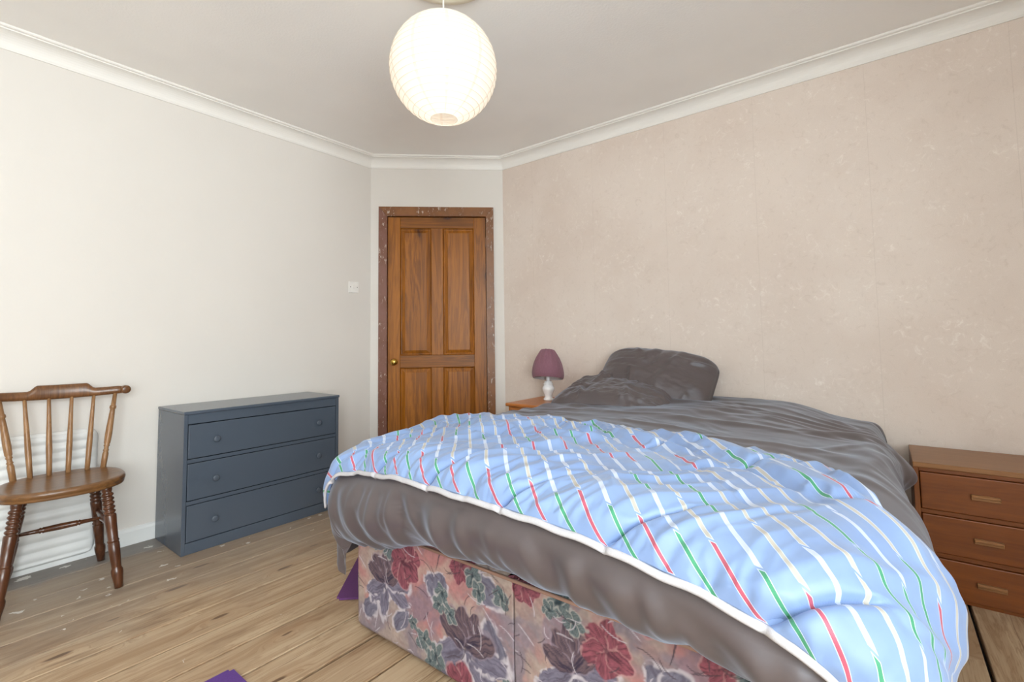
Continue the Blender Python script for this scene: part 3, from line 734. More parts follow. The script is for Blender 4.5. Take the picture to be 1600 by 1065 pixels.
# ------------------------------------------------------------------ grey duvet: drape coordinates shared with the quilt
XI0, XI1, VMAX = -1.600, -0.075, 1.80
RR = 0.16
def yfoot(x): return 1.145 - 0.088 * (x + 1.6)
def drape(sx, v):
    """cloth point (sx, v) -> position on the puffed duvet; v = 0 at the foot edge of the flat top"""
    xc = np.clip(sx, XI0, XI1 - 0.055 * sstep(0.28, -0.02, v)); vc = np.clip(v, 0, VMAX)
    yf = yfoot(xc)
    yy = yf + vc * (2.95 - yf) / VMAX
    dx = sx - xc; dv = v - vc
    d = np.hypot(dx, dv) + 1e-9; nx = dx / d; ny = dv / d
    top = 0.668 + 0.018 * np.sin(np.clip((xc - XI0) / (XI1 - XI0), 0, 1) * math.pi) + 0.022 * sstep(1.9, 2.8, yy) * sstep(-1.5, -1.0, xc)
    top = top - sstep(-1.15, -1.62, xc) * (0.030 * sstep(1.75, 1.35, yy) + 0.030 * sstep(1.35, 1.10, yy))
    top = top - 0.065 * sstep(-0.48, -0.05, xc) * sstep(1.9, 2.8, yy)
    hang = np.clip(nx * nx * np.where(nx < 0, 1.0, 0.55), 0, 1)
    rvf = 0.114 + 0.041 * sstep(-0.75, -1.45, xc); rv = rvf + (0.19 - rvf) * hang; rh = 0.15
    a_t = np.minimum(d / RR, 2.75)
    a_h = np.minimum(d / RR, math.pi / 2); ex = np.maximum(0, d - RR * math.pi / 2)
    ho = (1 - hang) * rh * np.sin(a_t) + hang * (rh * np.sin(a_h) + np.where(nx > 0, -0.22, -0.05) * ex + np.where(nx > 0, 0.022 * np.sin(v * 21 + 0.6) * sstep(0.0, 0.12, ex) + 0.02 * sstep(0.25, 0.0, v) * sstep(0, 0.1, ex), 0))
    dz = (1 - hang) * rv * (1 - np.cos(a_t)) + hang * (rv * (1 - np.cos(a_h)) + ex)
    ho = ho * np.where(nx < 0, 1 - 0.66 * sstep(2.05, 2.45, yy) * nx * nx, 1 - nx * nx * (0.27 * sstep(1.5, 2.0, yy) + 0.25 * sstep(2.52, 2.68, yy)))
    a = np.minimum(d / RR, 2.75)
    P = np.stack([xc + nx * ho, yy + ny * ho, top - dz], -1)
    # the pointed corner at the head of the bed on the cabinet side
    tip = np.exp(-((yy - 2.49) / 0.085) ** 2) * np.exp(-((a - 1.35) / 0.45) ** 2) * (nx > 0.3)
    P[..., 0] += 0.052 * tip; P[..., 2] -= 0.02 * tip
    return P
def folds(u, v, lst):
    """hand-placed folds: (u0, v0, u1, v1, width, height)"""
    s = np.zeros_like(u)
    for (u0, v0, u1, v1, w_, h_) in lst:
        du, dv = u1 - u0, v1 - v0; L = math.hypot(du, dv)
        t = ((u - u0) * du + (v - v0) * dv) / (L * L); dd = ((u - u0) * -dv + (v - v0) * du) / L
        dd = dd + 0.25 * w_ * np.sin(t * 5 + u0 * 17)
        s += h_ * np.exp(-(dd / w_) ** 2) * np.exp(-((t - 0.5) / 0.42) ** 4)
    return s
def wrinkle(u, v, ang, lam, ln, seed, warp=0.35, sharp=1.6):
    """ridged noise drawn out along the direction ang; lam across, ln along"""
    wu = u + (fbm(u / ln * 1.1, v / ln * 1.1, seed + 5, 2) - 0.5) * warp * ln; wv = v + (fbm(u / ln * 1.1 + 31, v / ln * 1.1, seed + 6, 2) - 0.5) * warp * ln
    ca, sa = math.cos(ang), math.sin(ang)
    al = (wu * ca + wv * sa) / ln; ac = (-wu * sa + wv * ca) / lam
    return np.clip(1 - np.abs(2 * vnoise(ac, al, seed) - 1), 0, 1) ** sharp - 0.4
nu, nv = 360, 360
SX = np.linspace(XI0 - 0.46, XI1 + 0.46, nu); VV = np.linspace(-0.44, VMAX + 0.06, nv)
S, V = np.meshgrid(SX, VV, indexing='ij')
B = drape(S, V)
N = gnormals(B)
fl = []
rf = random.Random(5)
for i in range(20):                                                  # slanting drape folds over the foot
    x0 = XI0 - 0.02 + 1.62 * (i + rf.uniform(-0.6, 0.6)) / 20
    sl = rf.uniform(0.02, 0.16)
    fl.append((x0, rf.uniform(-0.10, -0.03), x0 + sl, -0.42, rf.uniform(0.012, 0.026), rf.uniform(0.006, 0.020)))
for i in range(26):                                                  # long creases running across the top
    x0 = rf.uniform(-1.6, -0.5); v0 = rf.uniform(0.65, 1.7)
    fl.append((x0, v0, x0 + rf.uniform(0.3, 0.7), v0 + rf.uniform(-0.12, 0.05), rf.uniform(0.012, 0.03), rf.uniform(0.004, 0.010)))
for i in range(16):                                                  # fan towards the pointed corner
    a = rf.uniform(2.4, 4.5); r0, r1 = rf.uniform(0.05, 0.12), rf.uniform(0.35, 0.75)
    cx_, cv_ = XI1 + 0.20, 1.36
    fl.append((cx_ + r0 * math.cos(a), cv_ + r0 * math.sin(a), cx_ + r1 * math.cos(a), cv_ + r1 * math.sin(a), rf.uniform(0.010, 0.020), rf.uniform(0.004, 0.010)))
for i in range(10):                                                  # gathers on the far-left slope
    v0 = 0.55 + 0.12 * i
    fl.append((XI0 - 0.25, v0, XI0 + rf.uniform(0.2, 0.5), v0 + rf.uniform(0.05, 0.2), rf.uniform(0.012, 0.024), rf.uniform(0.004, 0.010)))
footm = sstep(0.04, -0.08, V)
D0_ = folds(S, V, fl) + (fbm(S * 5, V * 5, 3) - 0.5) * 0.014
D0_ = D0_ + footm * (0.022 * wrinkle(S, V, R(-64), 0.10, 0.26, 81, 0.7) * sstep(0.2, 0.7, vnoise(S * 4.1, V * 2, 84) + 0.2) + 0.012 * wrinkle(S, V, R(-52), 0.05, 0.20, 82, 0.6) * sstep(0.25, 0.7, vnoise(S * 5.3 + 2, V * 3, 88)) + 0.03 * (fbm(S * 3.2, V * 1.5, 89, 2) - 0.5))
D0_ = D0_ + (1 - footm) * (0.011 * wrinkle(S, V, R(-10), 0.085, 0.42, 83) * sstep(0.3, 0.7, vnoise(S * 2.7, V * 3.3, 86)) + 0.006 * wrinkle(S, V, R(-32), 0.05, 0.28, 85) * sstep(0.35, 0.7, vnoise(S * 3.3 + 4, V * 3.3, 87)))
hem_s = np.interp(S, [-1.80, -1.65, -1.49, -1.12, -0.62, -0.262, -0.095, 0.05, 0.285], [-0.155, -0.137, -0.111, -0.150, -0.160, -0.180, -0.219, -0.25, -0.26])
under = sstep(-0.075, -0.035, V - hem_s) * sstep(0.56, 0.50, V) * sstep(-1.78, -1.72, S) * sstep(0.20, 0.12, S + 0.35 * np.clip(V - 0.15, 0, 1))   # lies flat below the quilt
D0_ = D0_ * (1 - under)
hi_d = 0.034 * (1 - under) + 0.001
X = buckle(B, N, D0_, (0.018 + 0.02 * footm) * (1 - under), 0.016 * (1 - under), -0.016, hi_d, 90, 0.010, 0.12, 0.0)
X[..., 1] = np.minimum(X[..., 1], 3.012)
me = grid_mesh('duvet', X)
duvet = link('duvet', me, 'satin', None)
tag(duvet, 'rumpled dark grey satin duvet spread over the whole bed', 'duvet')

# ------------------------------------------------------------------ blue quilt across the foot
nq, nr = 600, 290
pq = np.linspace(0, 1, nq); qr = np.linspace(0, 1, nr)
SL, SR = XI0 - 0.20, XI1 + 0.36
Pp, Qq = np.meshgrid(pq, qr, indexing='ij')
SXq = SL + (SR - SL) * Pp
hemv = np.interp(SXq[:, 0], [-1.80, -1.65, -1.59, -1.49, -1.30, -1.12, -0.91, -0.77, -0.62, -0.54, -0.385, -0.262, -0.164, -0.095, -0.05, 0.05, 0.285], [-0.155, -0.137, -0.124, -0.111, -0.135, -0.150, -0.157, -0.158, -0.160, -0.159, -0.170, -0.180, -0.198, -0.219, -0.231, -0.25, -0.26])
topv = np.interp(SXq[:, 0], [-1.80, -1.65, -1.56, -1.26, -1.02, -0.73, -0.49, -0.33, -0.20, -0.075, 0.003, 0.052, 0.15, 0.285], [0.44, 0.47, 0.56, 0.625, 0.625, 0.612, 0.591, 0.587, 0.545, 0.397, 0.273, 0.25, 0.21, 0.16])
for _ in range(12):
    topv[1:-1] = (topv[2:] + topv[:-2] + 2 * topv[1:-1]) / 4; hemv[1:-1] = (hemv[2:] + hemv[:-2] + 2 * hemv[1:-1]) / 4
topv += (fbm(pq * 14, pq * 0, 4) - 0.5) * 0.03
Vq = hemv[:, None] + (topv - hemv)[:, None] * Qq
Bq = drape(SXq, Vq)
Nq = gnormals(Bq)
if Nq[nq // 2, nr // 2, 2] < 0: Nq = -Nq
UVq = np.stack([SXq, (Vq - hemv[:, None])], -1)                      # print follows the hem
# quilting seams run square to the stripes
alongc = -SXq * math.cos(SD) + UVq[..., 1] * math.sin(SD)
SEAM = 0.223
seamd = np.abs(((alongc - 0.126) / SEAM + 0.5) % 1.0 - 0.5) * SEAM
SEAMK = np.maximum(sstep(0.20, 0.12, UVq[..., 1]), 0.9 * sstep(0.45, 0.60, vnoise(SXq * 6 + 3, Vq * 6, 91)))
edge_h = UVq[..., 1]; edge_t = (topv - hemv)[:, None] - UVq[..., 1]
edge_s = np.minimum(Pp, 1 - Pp) * (SR - SL)
em = np.minimum(np.minimum(edge_h, edge_t), edge_s)
thick = 0.010 + 0.020 * sstep(0, 0.06, em) + 0.004 * (1 - np.exp(-(seamd / 0.04) ** 2)) - 0.022 * np.exp(-(seamd / 0.0042) ** 2) * SEAMK
Bq2 = Bq + Nq * thick[..., None]
fq = []
rq = random.Random(9)
for i in range(60):                                                  # soft creases mostly square to the stripes
    x0, v0 = rq.uniform(SL, SR), rq.uniform(-0.1, 0.62); a = rq.uniform(0.45, 1.05) if rq.random() < 0.7 else rq.uniform(2.2, 2.9); L = rq.uniform(0.07, 0.22)
    fq.append((x0, v0, x0 + L * math.cos(a), v0 + L * math.sin(a), rq.uniform(0.006, 0.016), rq.choice((-1, 1, 1)) * rq.uniform(0.003, 0.008)))
for (x0, v0, x1, v1, w_, h_) in ((-0.62, 0.60, -0.02, 0.22, 0.022, 0.022), (-0.66, 0.53, -0.05, 0.14, 0.026, -0.016), (-0.85, 0.50, -0.40, 0.36, 0.016, 0.016), (-0.9, 0.44, -0.45, 0.30, 0.02, -0.010),
                                 (-1.1, 0.52, -0.75, 0.42, 0.016, 0.014), (-0.30, 0.42, 0.05, 0.10, 0.03, 0.014), (-1.45, 0.36, -1.15, 0.52, 0.02, 0.012), (-1.0, 0.28, -0.7, 0.36, 0.018, 0.012)):
    fq.append((x0, v0, x1, v1, w_, h_))
hemz = np.exp(-edge_h / 0.045)
mA = sstep(0.25, 0.65, vnoise(SXq * 3.4, Vq * 3.4, 51)); mB = sstep(0.30, 0.70, vnoise(SXq * 2.6 + 5, Vq * 2.6, 52))
front = sstep(0.42, 0.18, Vq); right = sstep(-0.95, -0.4, SXq)
Dq = folds(SXq, Vq, fq) * 1.2 + (fbm(SXq * 9, Vq * 9, 40) - 0.5) * 0.012
Dq = Dq + 0.026 * wrinkle(SXq, Vq, R(48), 0.070, 0.24, 61) * (0.35 + 0.65 * front) * mA * (1 - 0.45 * right)
Dq = Dq + 0.018 * wrinkle(SXq, Vq, R(58), 0.036, 0.15, 62) * (0.3 + 0.7 * mB) * (1 - 0.5 * right * front)
Dq = Dq + 0.036 * wrinkle(SXq, Vq, R(150), 0.11, 0.45, 63) * sstep(0.10, 0.40, Vq) * (0.3 + 0.7 * mB)
Dq = Dq + 0.020 * wrinkle(SXq, Vq, R(140), 0.055, 0.24, 64) * sstep(0.05, 0.35, Vq) * mA
Dq = Dq + 0.016 * wrinkle(SXq, Vq, R(80), 0.016, 0.07, 65) * np.exp(-edge_h / 0.03) + 0.016 * wrinkle(SXq, Vq, R(56), 0.030, 0.13, 66) * np.exp(-edge_h / 0.13) * (1 - 0.4 * right)
sz = np.exp(-(seamd / 0.022) ** 2) * SEAMK
crossc = SXq * math.sin(SD) + UVq[..., 1] * math.cos(SD)
Dq = Dq + (vnoise(crossc * 60, alongc * 9, 44) - 0.6) * 0.009 * sz
Dq = Dq + 0.008
eu = 0.012 + 0.03 * hemz; ev = np.full_like(eu, 0.012)
hi = np.where(seamd < 0.004, 0.016 - 0.012 * SEAMK, 0.034); hi = np.minimum(hi, 0.007 + edge_h * 0.5)
Xq = buckle(Bq2, Nq, Dq, eu, ev, -0.018, hi, 40, 0.006, 0.12, 0.0)
BK = Bq + Nq * 0.004
me = grid_mesh('quilt', Xq, uv=UVq, back=BK)
quilt = thing('quilt', 'pale blue quilt with broken diagonal stripes lying across the foot of the bed', 'quilt', (0, 0, 0))
q_o = link('quilt_cover', me, 'quilt', quilt)
hp = (Xq[:, 0] + BK[:, 0]) / 2 + Nq[:, 0] * 0.002
dh = Bq[:, 0] - Bq[:, 1]; dh /= np.linalg.norm(dh, axis=1, keepdims=True)
hp = hp + dh * 0.007 + Nq[:, 0] * 0.003
hp[:, 2] += 0.0025 * np.sin(pq * 88) * np.sin(pq * 20)
bm = bmesh.new(); rings_ = []
for i in range(0, nq, 2):                                             # flattened white zip tape
    nn_ = Vector(Nq[i, 0]); dd_ = Vector(dh[i]); c0 = Vector(hp[i])
    rings_.append([bm.verts.new(c0 + nn_ * (0.0055 * math.sin(t_)) + dd_ * (0.0085 * math.cos(t_))) for t_ in [j * math.pi / 4 for j in range(8)]])
for A_, B_ in zip(rings_, rings_[1:]):
    for j in range(8): bm.faces.new((A_[j], A_[(j + 1) % 8], B_[(j + 1) % 8], B_[j]))
bm.faces.new(rings_[0][::-1]); bm.faces.new(rings_[-1])
zt_ = link('zip_tape', bm_mesh('zip_tape', bm), 'tape', quilt, smooth=True); zt_['label'] = 'white zip tape along the hem'

# ------------------------------------------------------------------ pillows
def make_pillow(name, w_, h_, t_, M, label, seed, sag=0.0, nfold=16, rough=1.0):
    n_ = 110; u = np.linspace(-1, 1, n_); U, V = np.meshgrid(u, u, indexing='ij')
    f = np.clip((1 - np.abs(U) ** 3.2), 0, 1) ** 0.5 * np.clip((1 - np.abs(V) ** 3.2), 0, 1) ** 0.5
    pinch = 1 - 0.13 * np.abs(V) ** 5 * np.abs(U) ** 2; pinch2 = 1 - 0.16 * np.abs(U) ** 5 * np.abs(V) ** 2
    x = U * w_ / 2 * pinch; y = V * h_ / 2 * pinch2
    rp = random.Random(seed); lst = []
    for i in range(nfold):
        e = rp.choice('lrtb'); a = rp.uniform(-0.8, 0.8); L = rp.uniform(0.4, 1.1); sk = rp.uniform(-0.4, 0.4)
        q_ = {'l': (-1, a, -1 + L, a + sk), 'r': (1, a, 1 - L, a + sk), 't': (a, 1, a + sk, 1 - L), 'b': (a, -1, a + sk, -1 + L)}[e]
        lst.append((*q_, rp.uniform(0.04, 0.09), rp.uniform(-0.010, 0.012) * rough))
    fo = folds(U, V, lst) + (fbm(U * 2.5 + seed, V * 2.5, seed) - 0.5) * 0.02 * rough
    bend = -sag * (U ** 2)
    top = np.stack([x, y, bend + f * (t_ * 0.6 + fo)], -1); bot = np.stack([x, y, bend - f * (t_ * 0.4)], -1)
    nrm = gnormals(top); nrm = np.where(nrm[..., 2:] < 0, -nrm, nrm)
    top = buckle(top, nrm, (fbm(U * 9 + seed, V * 5, seed + 2) - 0.5) * 0.010 * f, np.full_like(U, 0.02 * rough), np.full_like(U, 0.012 * rough), -0.006, 0.014 * f + 1e-5, 90, 0.05, 0.2)
    me = grid_mesh(name, top, back=bot)
    o = link(name, me, 'satin'); o.matrix_world = M
    return tag(o, label, 'pillow', 'grey pillows at the head of the bed')
def frame(loc, xax, yax):
    x_ = Vector(xax).normalized(); z_ = x_.cross(Vector(yax)).normalized(); y_ = z_.cross(x_)
    M_ = Matrix((x_, y_, z_)).transposed().to_4x4(); M_.translation = Vector(loc); return M_
make_pillow('pillow', 0.70, 0.42, 0.17, frame((-1.105, 2.83, 0.815), (1, 0.02, -0.10), (-0.06, 0.72, 0.70)), 'plump dark grey satin pillow propped against the wallpapered wall', 3, 0.02, 24, 1.3)
make_pillow('pillow', 0.72, 0.46, 0.15, frame((-1.26, 2.60, 0.715), (1, 0.10, -0.05), (-0.12, 1, 0.20)), 'crumpled flat grey satin pillow lying in front of the propped one', 12, 0.05, 40, 2.4)

# ------------------------------------------------------------------ blue-grey chest of drawers
CX0, CX1, CY0, CY1, CH = -3.200, -2.812, 0.905, 1.775, 0.716
ch = thing('chest_of_drawers', 'blue-grey painted chest of three drawers against the cream wall', 'chest', ((CX0 + CX1) / 2, (CY0 + CY1) / 2, 0))
ccx, ccy = (CX0 + CX1) / 2, (CY0 + CY1) / 2
hx, hy = (CX1 - CX0) / 2, (CY1 - CY0) / 2
box('side_panel', -hx, hx, -hy, -hy + 0.018, 0, CH - 0.016, 'chest', ch, 0.0015, 1)
box('side_panel', -hx, hx, hy - 0.018, hy, 0, CH - 0.016, 'chest', ch, 0.0015, 1)
box('top_board', -hx, hx + 0.006, -hy - 0.003, hy + 0.003, CH - 0.016, CH, 'chest', ch, 0.004, 3)
box('back_panel', -hx, -hx + 0.006, -hy + 0.018, hy - 0.018, 0.02, CH - 0.016, 'chest_dark', ch)
fz = [(0.0, 0.056), (0.243, 0.262), (0.452, 0.471), (0.650, CH - 0.016)]
for nm, (z0, z1) in zip(('plinth', 'drawer_rail', 'drawer_rail', 'top_rail'), fz):
    box(nm, hx - 0.022, hx - 0.003, -hy + 0.018, hy - 0.018, z0, z1, 'chest', ch, 0.0015, 1)
knob_prof = [(0.0075, 0), (0.007, 0.35), (0.012, 0.5), (0.0155, 0.62), (0.0165, 0.75), (0.0155, 0.9), (0.011, 0.98), (0.001, 1.0)]
for (z0, z1) in ((0.060, 0.240), (0.266, 0.449), (0.475, 0.646)):
    d_ = box('drawer', hx - 0.06, hx - 0.0005, -hy + 0.0215, hy - 0.0215, z0, z1, 'chest', ch, 0.003, 2)
    for yk in (1.052 - ccy, 1.630 - ccy):
        zk = z0 + (z1 - z0) * 0.5
        lathe('knob', knob_prof, (hx - 0.001, yk, zk), (hx + 0.026, yk, zk), 'chest', d_, 18)

# ------------------------------------------------------------------ kitchen chair
chair = thing('wooden_chair', 'varnished wooden spindle-back kitchen chair standing against the radiator', 'chair', (-2.905, 0.472, 0), R(-6))
ns_, nt_ = 64, 12
bm = bmesh.new()
def seat_outline(t):
    a = 2 * math.pi * t
    x = 0.205 * abs(math.cos(a)) ** 0.85 * (1 if math.cos(a) > 0 else -1); y = 0.215 * abs(math.sin(a)) ** 0.85 * (1 if math.sin(a) > 0 else -1)
    return x, y * (1 + 0.06 * math.cos(a))
zprof = [(0.02, 0.458), (0.5, 0.459), (0.75, 0.462), (0.90, 0.468), (0.965, 0.468), (0.993, 0.462), (1.0, 0.453), (0.992, 0.446), (0.975, 0.443), (0.985, 0.438), (0.975, 0.431), (0.90, 0.428), (0.02, 0.428)]
rings_ = [[bm.verts.new((seat_outline(i / ns_)[0] * f, seat_outline(i / ns_)[1] * f, z)) for i in range(ns_)] for f, z in zprof]
for A_, B_ in zip(rings_, rings_[1:]):
    for i in range(ns_): bm.faces.new((A_[i], A_[(i + 1) % ns_], B_[(i + 1) % ns_], B_[i]))
bm.faces.new(rings_[0]); bm.faces.new(rings_[-1][::-1])
link('seat', bm_mesh('seat', bm), 'chair_seat', chair, smooth=True)
def leg_profile():
    pr = [(0.0155, 0.0), (0.0165, 0.05), (0.0195, 0.10), (0.0215, 0.135), (0.0215, 0.17), (0.017, 0.195), (0.0175, 0.205), (0.0205, 0.34), (0.021, 0.43), (0.0195, 0.435), (0.0195, 0.445), (0.0215, 0.45), (0.0215, 0.46), (0.019, 0.47), (0.0205, 0.60), (0.0225, 0.70), (0.021, 0.715)]
    t = 0.72
    for i in range(5):                                     # stacked turned rings
        for f, r in ((0.0, 0.0155), (0.25, 0.0205), (0.5, 0.0225), (0.75, 0.0205)): pr.append((r, t + 0.042 * (i + f)))
    pr += [(0.0155, 0.932), (0.018, 0.945), (0.0195, 0.97), (0.019, 1.0)]
    return pr
for (sx, sy) in ((1, 1), (1, -1), (-1, 1), (-1, -1)):
    foot = (0.190, 0.186 * sy, 0.0) if sx > 0 else (-0.222, 0.165 * sy, 0.0)
    top = (0.118, 0.138 * sy, 0.432) if sx > 0 else (-0.130, 0.118 * sy, 0.432)
    lathe('leg', leg_profile(), foot, top, 'chair_dark', chair, 20)
def on_leg(sx, sy, z):
    foot = Vector((0.190, 0.186 * sy, 0.0)) if sx > 0 else Vector((-0.222, 0.165 * sy, 0.0))
    top = Vector((0.118, 0.138 * sy, 0.432)) if sx > 0 else Vector((-0.130, 0.118 * sy, 0.432))
    return foot + (top - foot) * (z / 0.432)
st_prof = [(0.008, 0), (0.011, 0.2), (0.016, 0.45), (0.018, 0.5), (0.016, 0.55), (0.011, 0.8), (0.008, 1)]
for sy in (1, -1):
    lathe('stretcher', st_prof, on_leg(1, sy, 0.262), on_leg(-1, sy, 0.262), 'chair_dark', chair, 14)
ml = (on_leg(1, -1, 0.262) + on_leg(-1, -1, 0.262)) / 2; mr = (on_leg(1, 1, 0.262) + on_leg(-1, 1, 0.262)) / 2
lathe('stretcher', [(0.007, 0), (0.0085, 0.2), (0.0095, 0.27), (0.013, 0.285), (0.009, 0.30), (0.013, 0.315), (0.012, 0.33), (0.0135, 0.5), (0.012, 0.67), (0.013, 0.685), (0.009, 0.70), (0.013, 0.715), (0.0095, 0.73), (0.0085, 0.8), (0.007, 1)], ml, mr, 'chair_dark', chair, 14)
# crest rail: curved plan, raised middle, scrolled ends
bm = bmesh.new(); rings_ = []
nseg = 60
for i in range(nseg + 1):
    t = -1 + 2 * i / nseg
    y = 0.238 * t; xb = -0.232 + 0.030 * t * t
    topz = 0.848 + 0.026 * float(sstep(0.50, 0.36, np.array(abs(t)))) + 0.006 * t * t
    botz = 0.806 + 0.010 * t * t
    e = float(sstep(0.86, 0.97, np.array(abs(t))))
    topz -= 0.004 * e; botz += 0.0 * e
    hh = (topz - botz) / 2; zc = (topz + botz) / 2; th = 0.011 + 0.006 * e
    shr = 1.0 if abs(t) < 0.985 else 0.72
    rings_.append([bm.verts.new((xb + th * shr * math.cos(a_) * (1 + 0.15 * math.cos(2 * a_)) - 0.10 * (zc + hh * math.sin(a_) - 0.83), y, zc + hh * shr * math.copysign(abs(math.sin(a_)) ** 0.7, math.sin(a_)))) for a_ in [2 * math.pi * j / 16 for j in range(16)]])
for A_, B_ in zip(rings_, rings_[1:]):
    for j in range(16): bm.faces.new((A_[j], A_[(j + 1) % 16], B_[(j + 1) % 16], B_[j]))
bm.faces.new(rings_[0][::-1]); bm.faces.new(rings_[-1])
for sy in (-1, 1):                                          # scroll discs at the rail's ends
    lathe_bm([(0.012, 0), (0.019, 0.06), (0.021, 0.2), (0.021, 0.8), (0.019, 0.94), (0.012, 1)], 20, (-0.226, 0.232 * sy, 0.833), (-0.182, 0.236 * sy, 0.833), bm)
link('crest_rail', bm_mesh('crest_rail', bm), 'chair', chair, smooth=True)
ybot = [-0.150, -0.098, -0.036, 0.028, 0.094, 0.150]; ytop = [-0.208, -0.128, -0.046, 0.034, 0.115, 0.196]
for i in range(6):
    xb = -0.168 + 0.016 * (abs(ybot[i]) / 0.15) ** 2 * 2; xt = -0.232 + 0.030 * (ytop[i] / 0.238) ** 2
    if i in (0, 5):
        pr = [(0.0115, 0), (0.0125, 0.2), (0.0095, 0.235), (0.013, 0.245), (0.0095, 0.26), (0.009, 0.29), (0.013, 0.305), (0.010, 0.32), (0.013, 0.34), (0.0145, 0.45), (0.0115, 0.70), (0.010, 0.775), (0.0135, 0.785), (0.0135, 0.815), (0.010, 0.825), (0.0085, 1)]
    else:
        pr = [(0.0095, 0), (0.0105, 0.18), (0.0115, 0.35), (0.0095, 0.6), (0.0075, 0.85), (0.007, 1)]
    lathe('back_post' if i in (0, 5) else 'spindle', pr, (xb, ybot[i], 0.455), (xt, ytop[i], 0.822), 'chair_pale', chair, 14)

# ------------------------------------------------------------------ radiator on the left wall
rad = thing('radiator', 'low white panel radiator with level flutes behind the chair', 'radiator', (XL + 0.002, 0.0, 0.05))
ry0, ry1, rz0, rz1 = -0.55, 0.648, -0.025, 0.592
ny_, nz_ = 90, 170
yy = np.linspace(0, 1, ny_); zz = np.linspace(0, 1, nz_)
Yg, Zg = np.meshgrid(yy, zz, indexing='ij')
Yw = ry0 + (ry1 - ry0) * Yg; Zw = rz0 + (rz1 - rz0) * Zg
ed = np.minimum(np.minimum(Yw - ry0, ry1 - Yw), np.minimum(Zw - rz0, rz1 - Zw))
cor = 0.045
cyn = np.maximum(np.maximum(ry0 + cor - Yw, Yw - ry1 + cor), 0); czn = np.maximum(np.maximum(rz0 + cor - Zw, Zw - rz1 + cor), 0)
rc = np.hypot(cyn, czn); sc_c = np.where(rc > cor, cor / np.maximum(rc, 1e-6), 1)
Yw = np.where(cyn > 0, np.where(Yw > 0, ry1 - cor + cyn * sc_c, ry0 + cor - cyn * sc_c), Yw); Zw = np.where(czn > 0, np.where(Zg > 0.5, rz1 - cor + czn * sc_c, rz0 + cor - czn * sc_c), Zw)
fl_ = 0.008 * (0.5 + 0.5 * np.cos((Zw - 0.02) / 0.045 * 2 * math.pi)) ** 0.6
Xw = 0.030 + fl_ * sstep(0.012, 0.035, ed) - 0.010 * sstep(0.010, 0.0, ed) + 0.004 * np.exp(-((ed - 0.012) / 0.006) ** 2)
P_ = np.stack([Xw, Yw, Zw], -1); Bk = np.stack([np.full_like(Xw, 0.016), Yw, Zw], -1)
link('radiator_panel', grid_mesh('radiator_panel', P_, back=Bk), 'radiator', rad)
for yb in (-0.35, 0.45): box('bracket', 0.0, 0.018, yb - 0.015, yb + 0.015, 0.2, 0.45, 'white_gloss', rad, 0.002, 1)
tube('pipe', [(0.024, ry0 + 0.05, 0.02), (0.024, ry0 + 0.05, -0.05)], 0.0075, 'white_gloss', rad, 10)

# ------------------------------------------------------------------ light switch
sw = thing('light_switch', 'square white light switch on the cream wall beside the door', 'switch', (XL, 2.150, 1.482))
box('switch_plate', 0, 0.009, -0.043, 0.043, -0.043, 0.043, 'plastic', sw, 0.003, 2)
rk = box('rocker', 0.008, 0.013, -0.010, 0.010, -0.014, 0.014, 'plastic', sw, 0.002, 2)
for sy in (-0.030, 0.030): lathe('screw', [(0.0035, 0), (0.0035, 0.7), (0.001, 1)], (0.0085, sy, 0), (0.0105, sy, 0), 'slot', sw, 10)

# ------------------------------------------------------------------ pine bedside cabinet with lamp
NX0, NX1, NY0, NY1, NZ = -2.035, -1.668, 2.535, 2.985, 0.633
nb = thing('bedside_cabinet', 'orange pine bedside cabinet with one drawer under the mauve lamp', 'cabinet', ((NX0 + NX1) / 2, (NY0 + NY1) / 2, 0))
hx, hy = (NX1 - NX0) / 2, (NY1 - NY0) / 2
box('top_board', -hx, hx, -hy, hy, NZ - 0.022, NZ, 'pine', nb, 0.007, 3)
ix, iy = hx - 0.022, hy - 0.022
for sx in (-1, 1): box('side_panel', sx * ix - 0.009, sx * ix + 0.009, -iy, hy - 0.005, 0.04, NZ - 0.022, 'pine_v', nb, 0.002, 1)
box('back_panel', -ix + 0.009, ix - 0.009, hy - 0.012, hy - 0.005, 0.04, NZ - 0.022, 'pine_v', nb)
box('shelf', -ix + 0.009, ix - 0.009, -iy + 0.004, hy - 0.012, 0.05, 0.068, 'pine', nb, 0.002, 1)
box('drawer_rail', -ix + 0.009, ix - 0.009, -iy, -iy + 0.02, NZ - 0.046, NZ - 0.022, 'pine', nb, 0.002, 1)
box('drawer_rail', -ix + 0.009, ix - 0.009, -iy, -iy + 0.02, 0.425, 0.443, 'pine', nb, 0.002, 1)
dr = box('drawer', -ix + 0.011, ix - 0.011, -iy - 0.002, hy - 0.02, 0.446, NZ - 0.049, 'pine', nb, 0.003, 2)
lathe('knob', [(0.008, 0), (0.008, 0.4), (0.017, 0.6), (0.018, 0.8), (0.012, 0.97), (0.001, 1)], (0, -iy - 0.002, 0.515), (0, -iy - 0.03, 0.515), 'pine', dr, 16)
dd_ = box('cabinet_door', -ix + 0.011, ix - 0.011, -iy - 0.001, -iy + 0.017, 0.072, 0.422, 'pine_v', nb, 0.003, 2)
lathe('knob', [(0.008, 0), (0.008, 0.4), (0.017, 0.6), (0.018, 0.8), (0.012, 0.97), (0.001, 1)], (0.12, -iy, 0.30), (0.12, -iy - 0.028, 0.30), 'pine', dd_, 16)
for sx in (-1, 1):
    for sy in (-1, 1): box('foot', sx * (ix - 0.015) - 0.018, sx * (ix - 0.015) + 0.018, sy * (iy - 0.02) - 0.018, sy * (iy - 0.02) + 0.018, 0, 0.04, 'pine_v', nb, 0.003, 1)

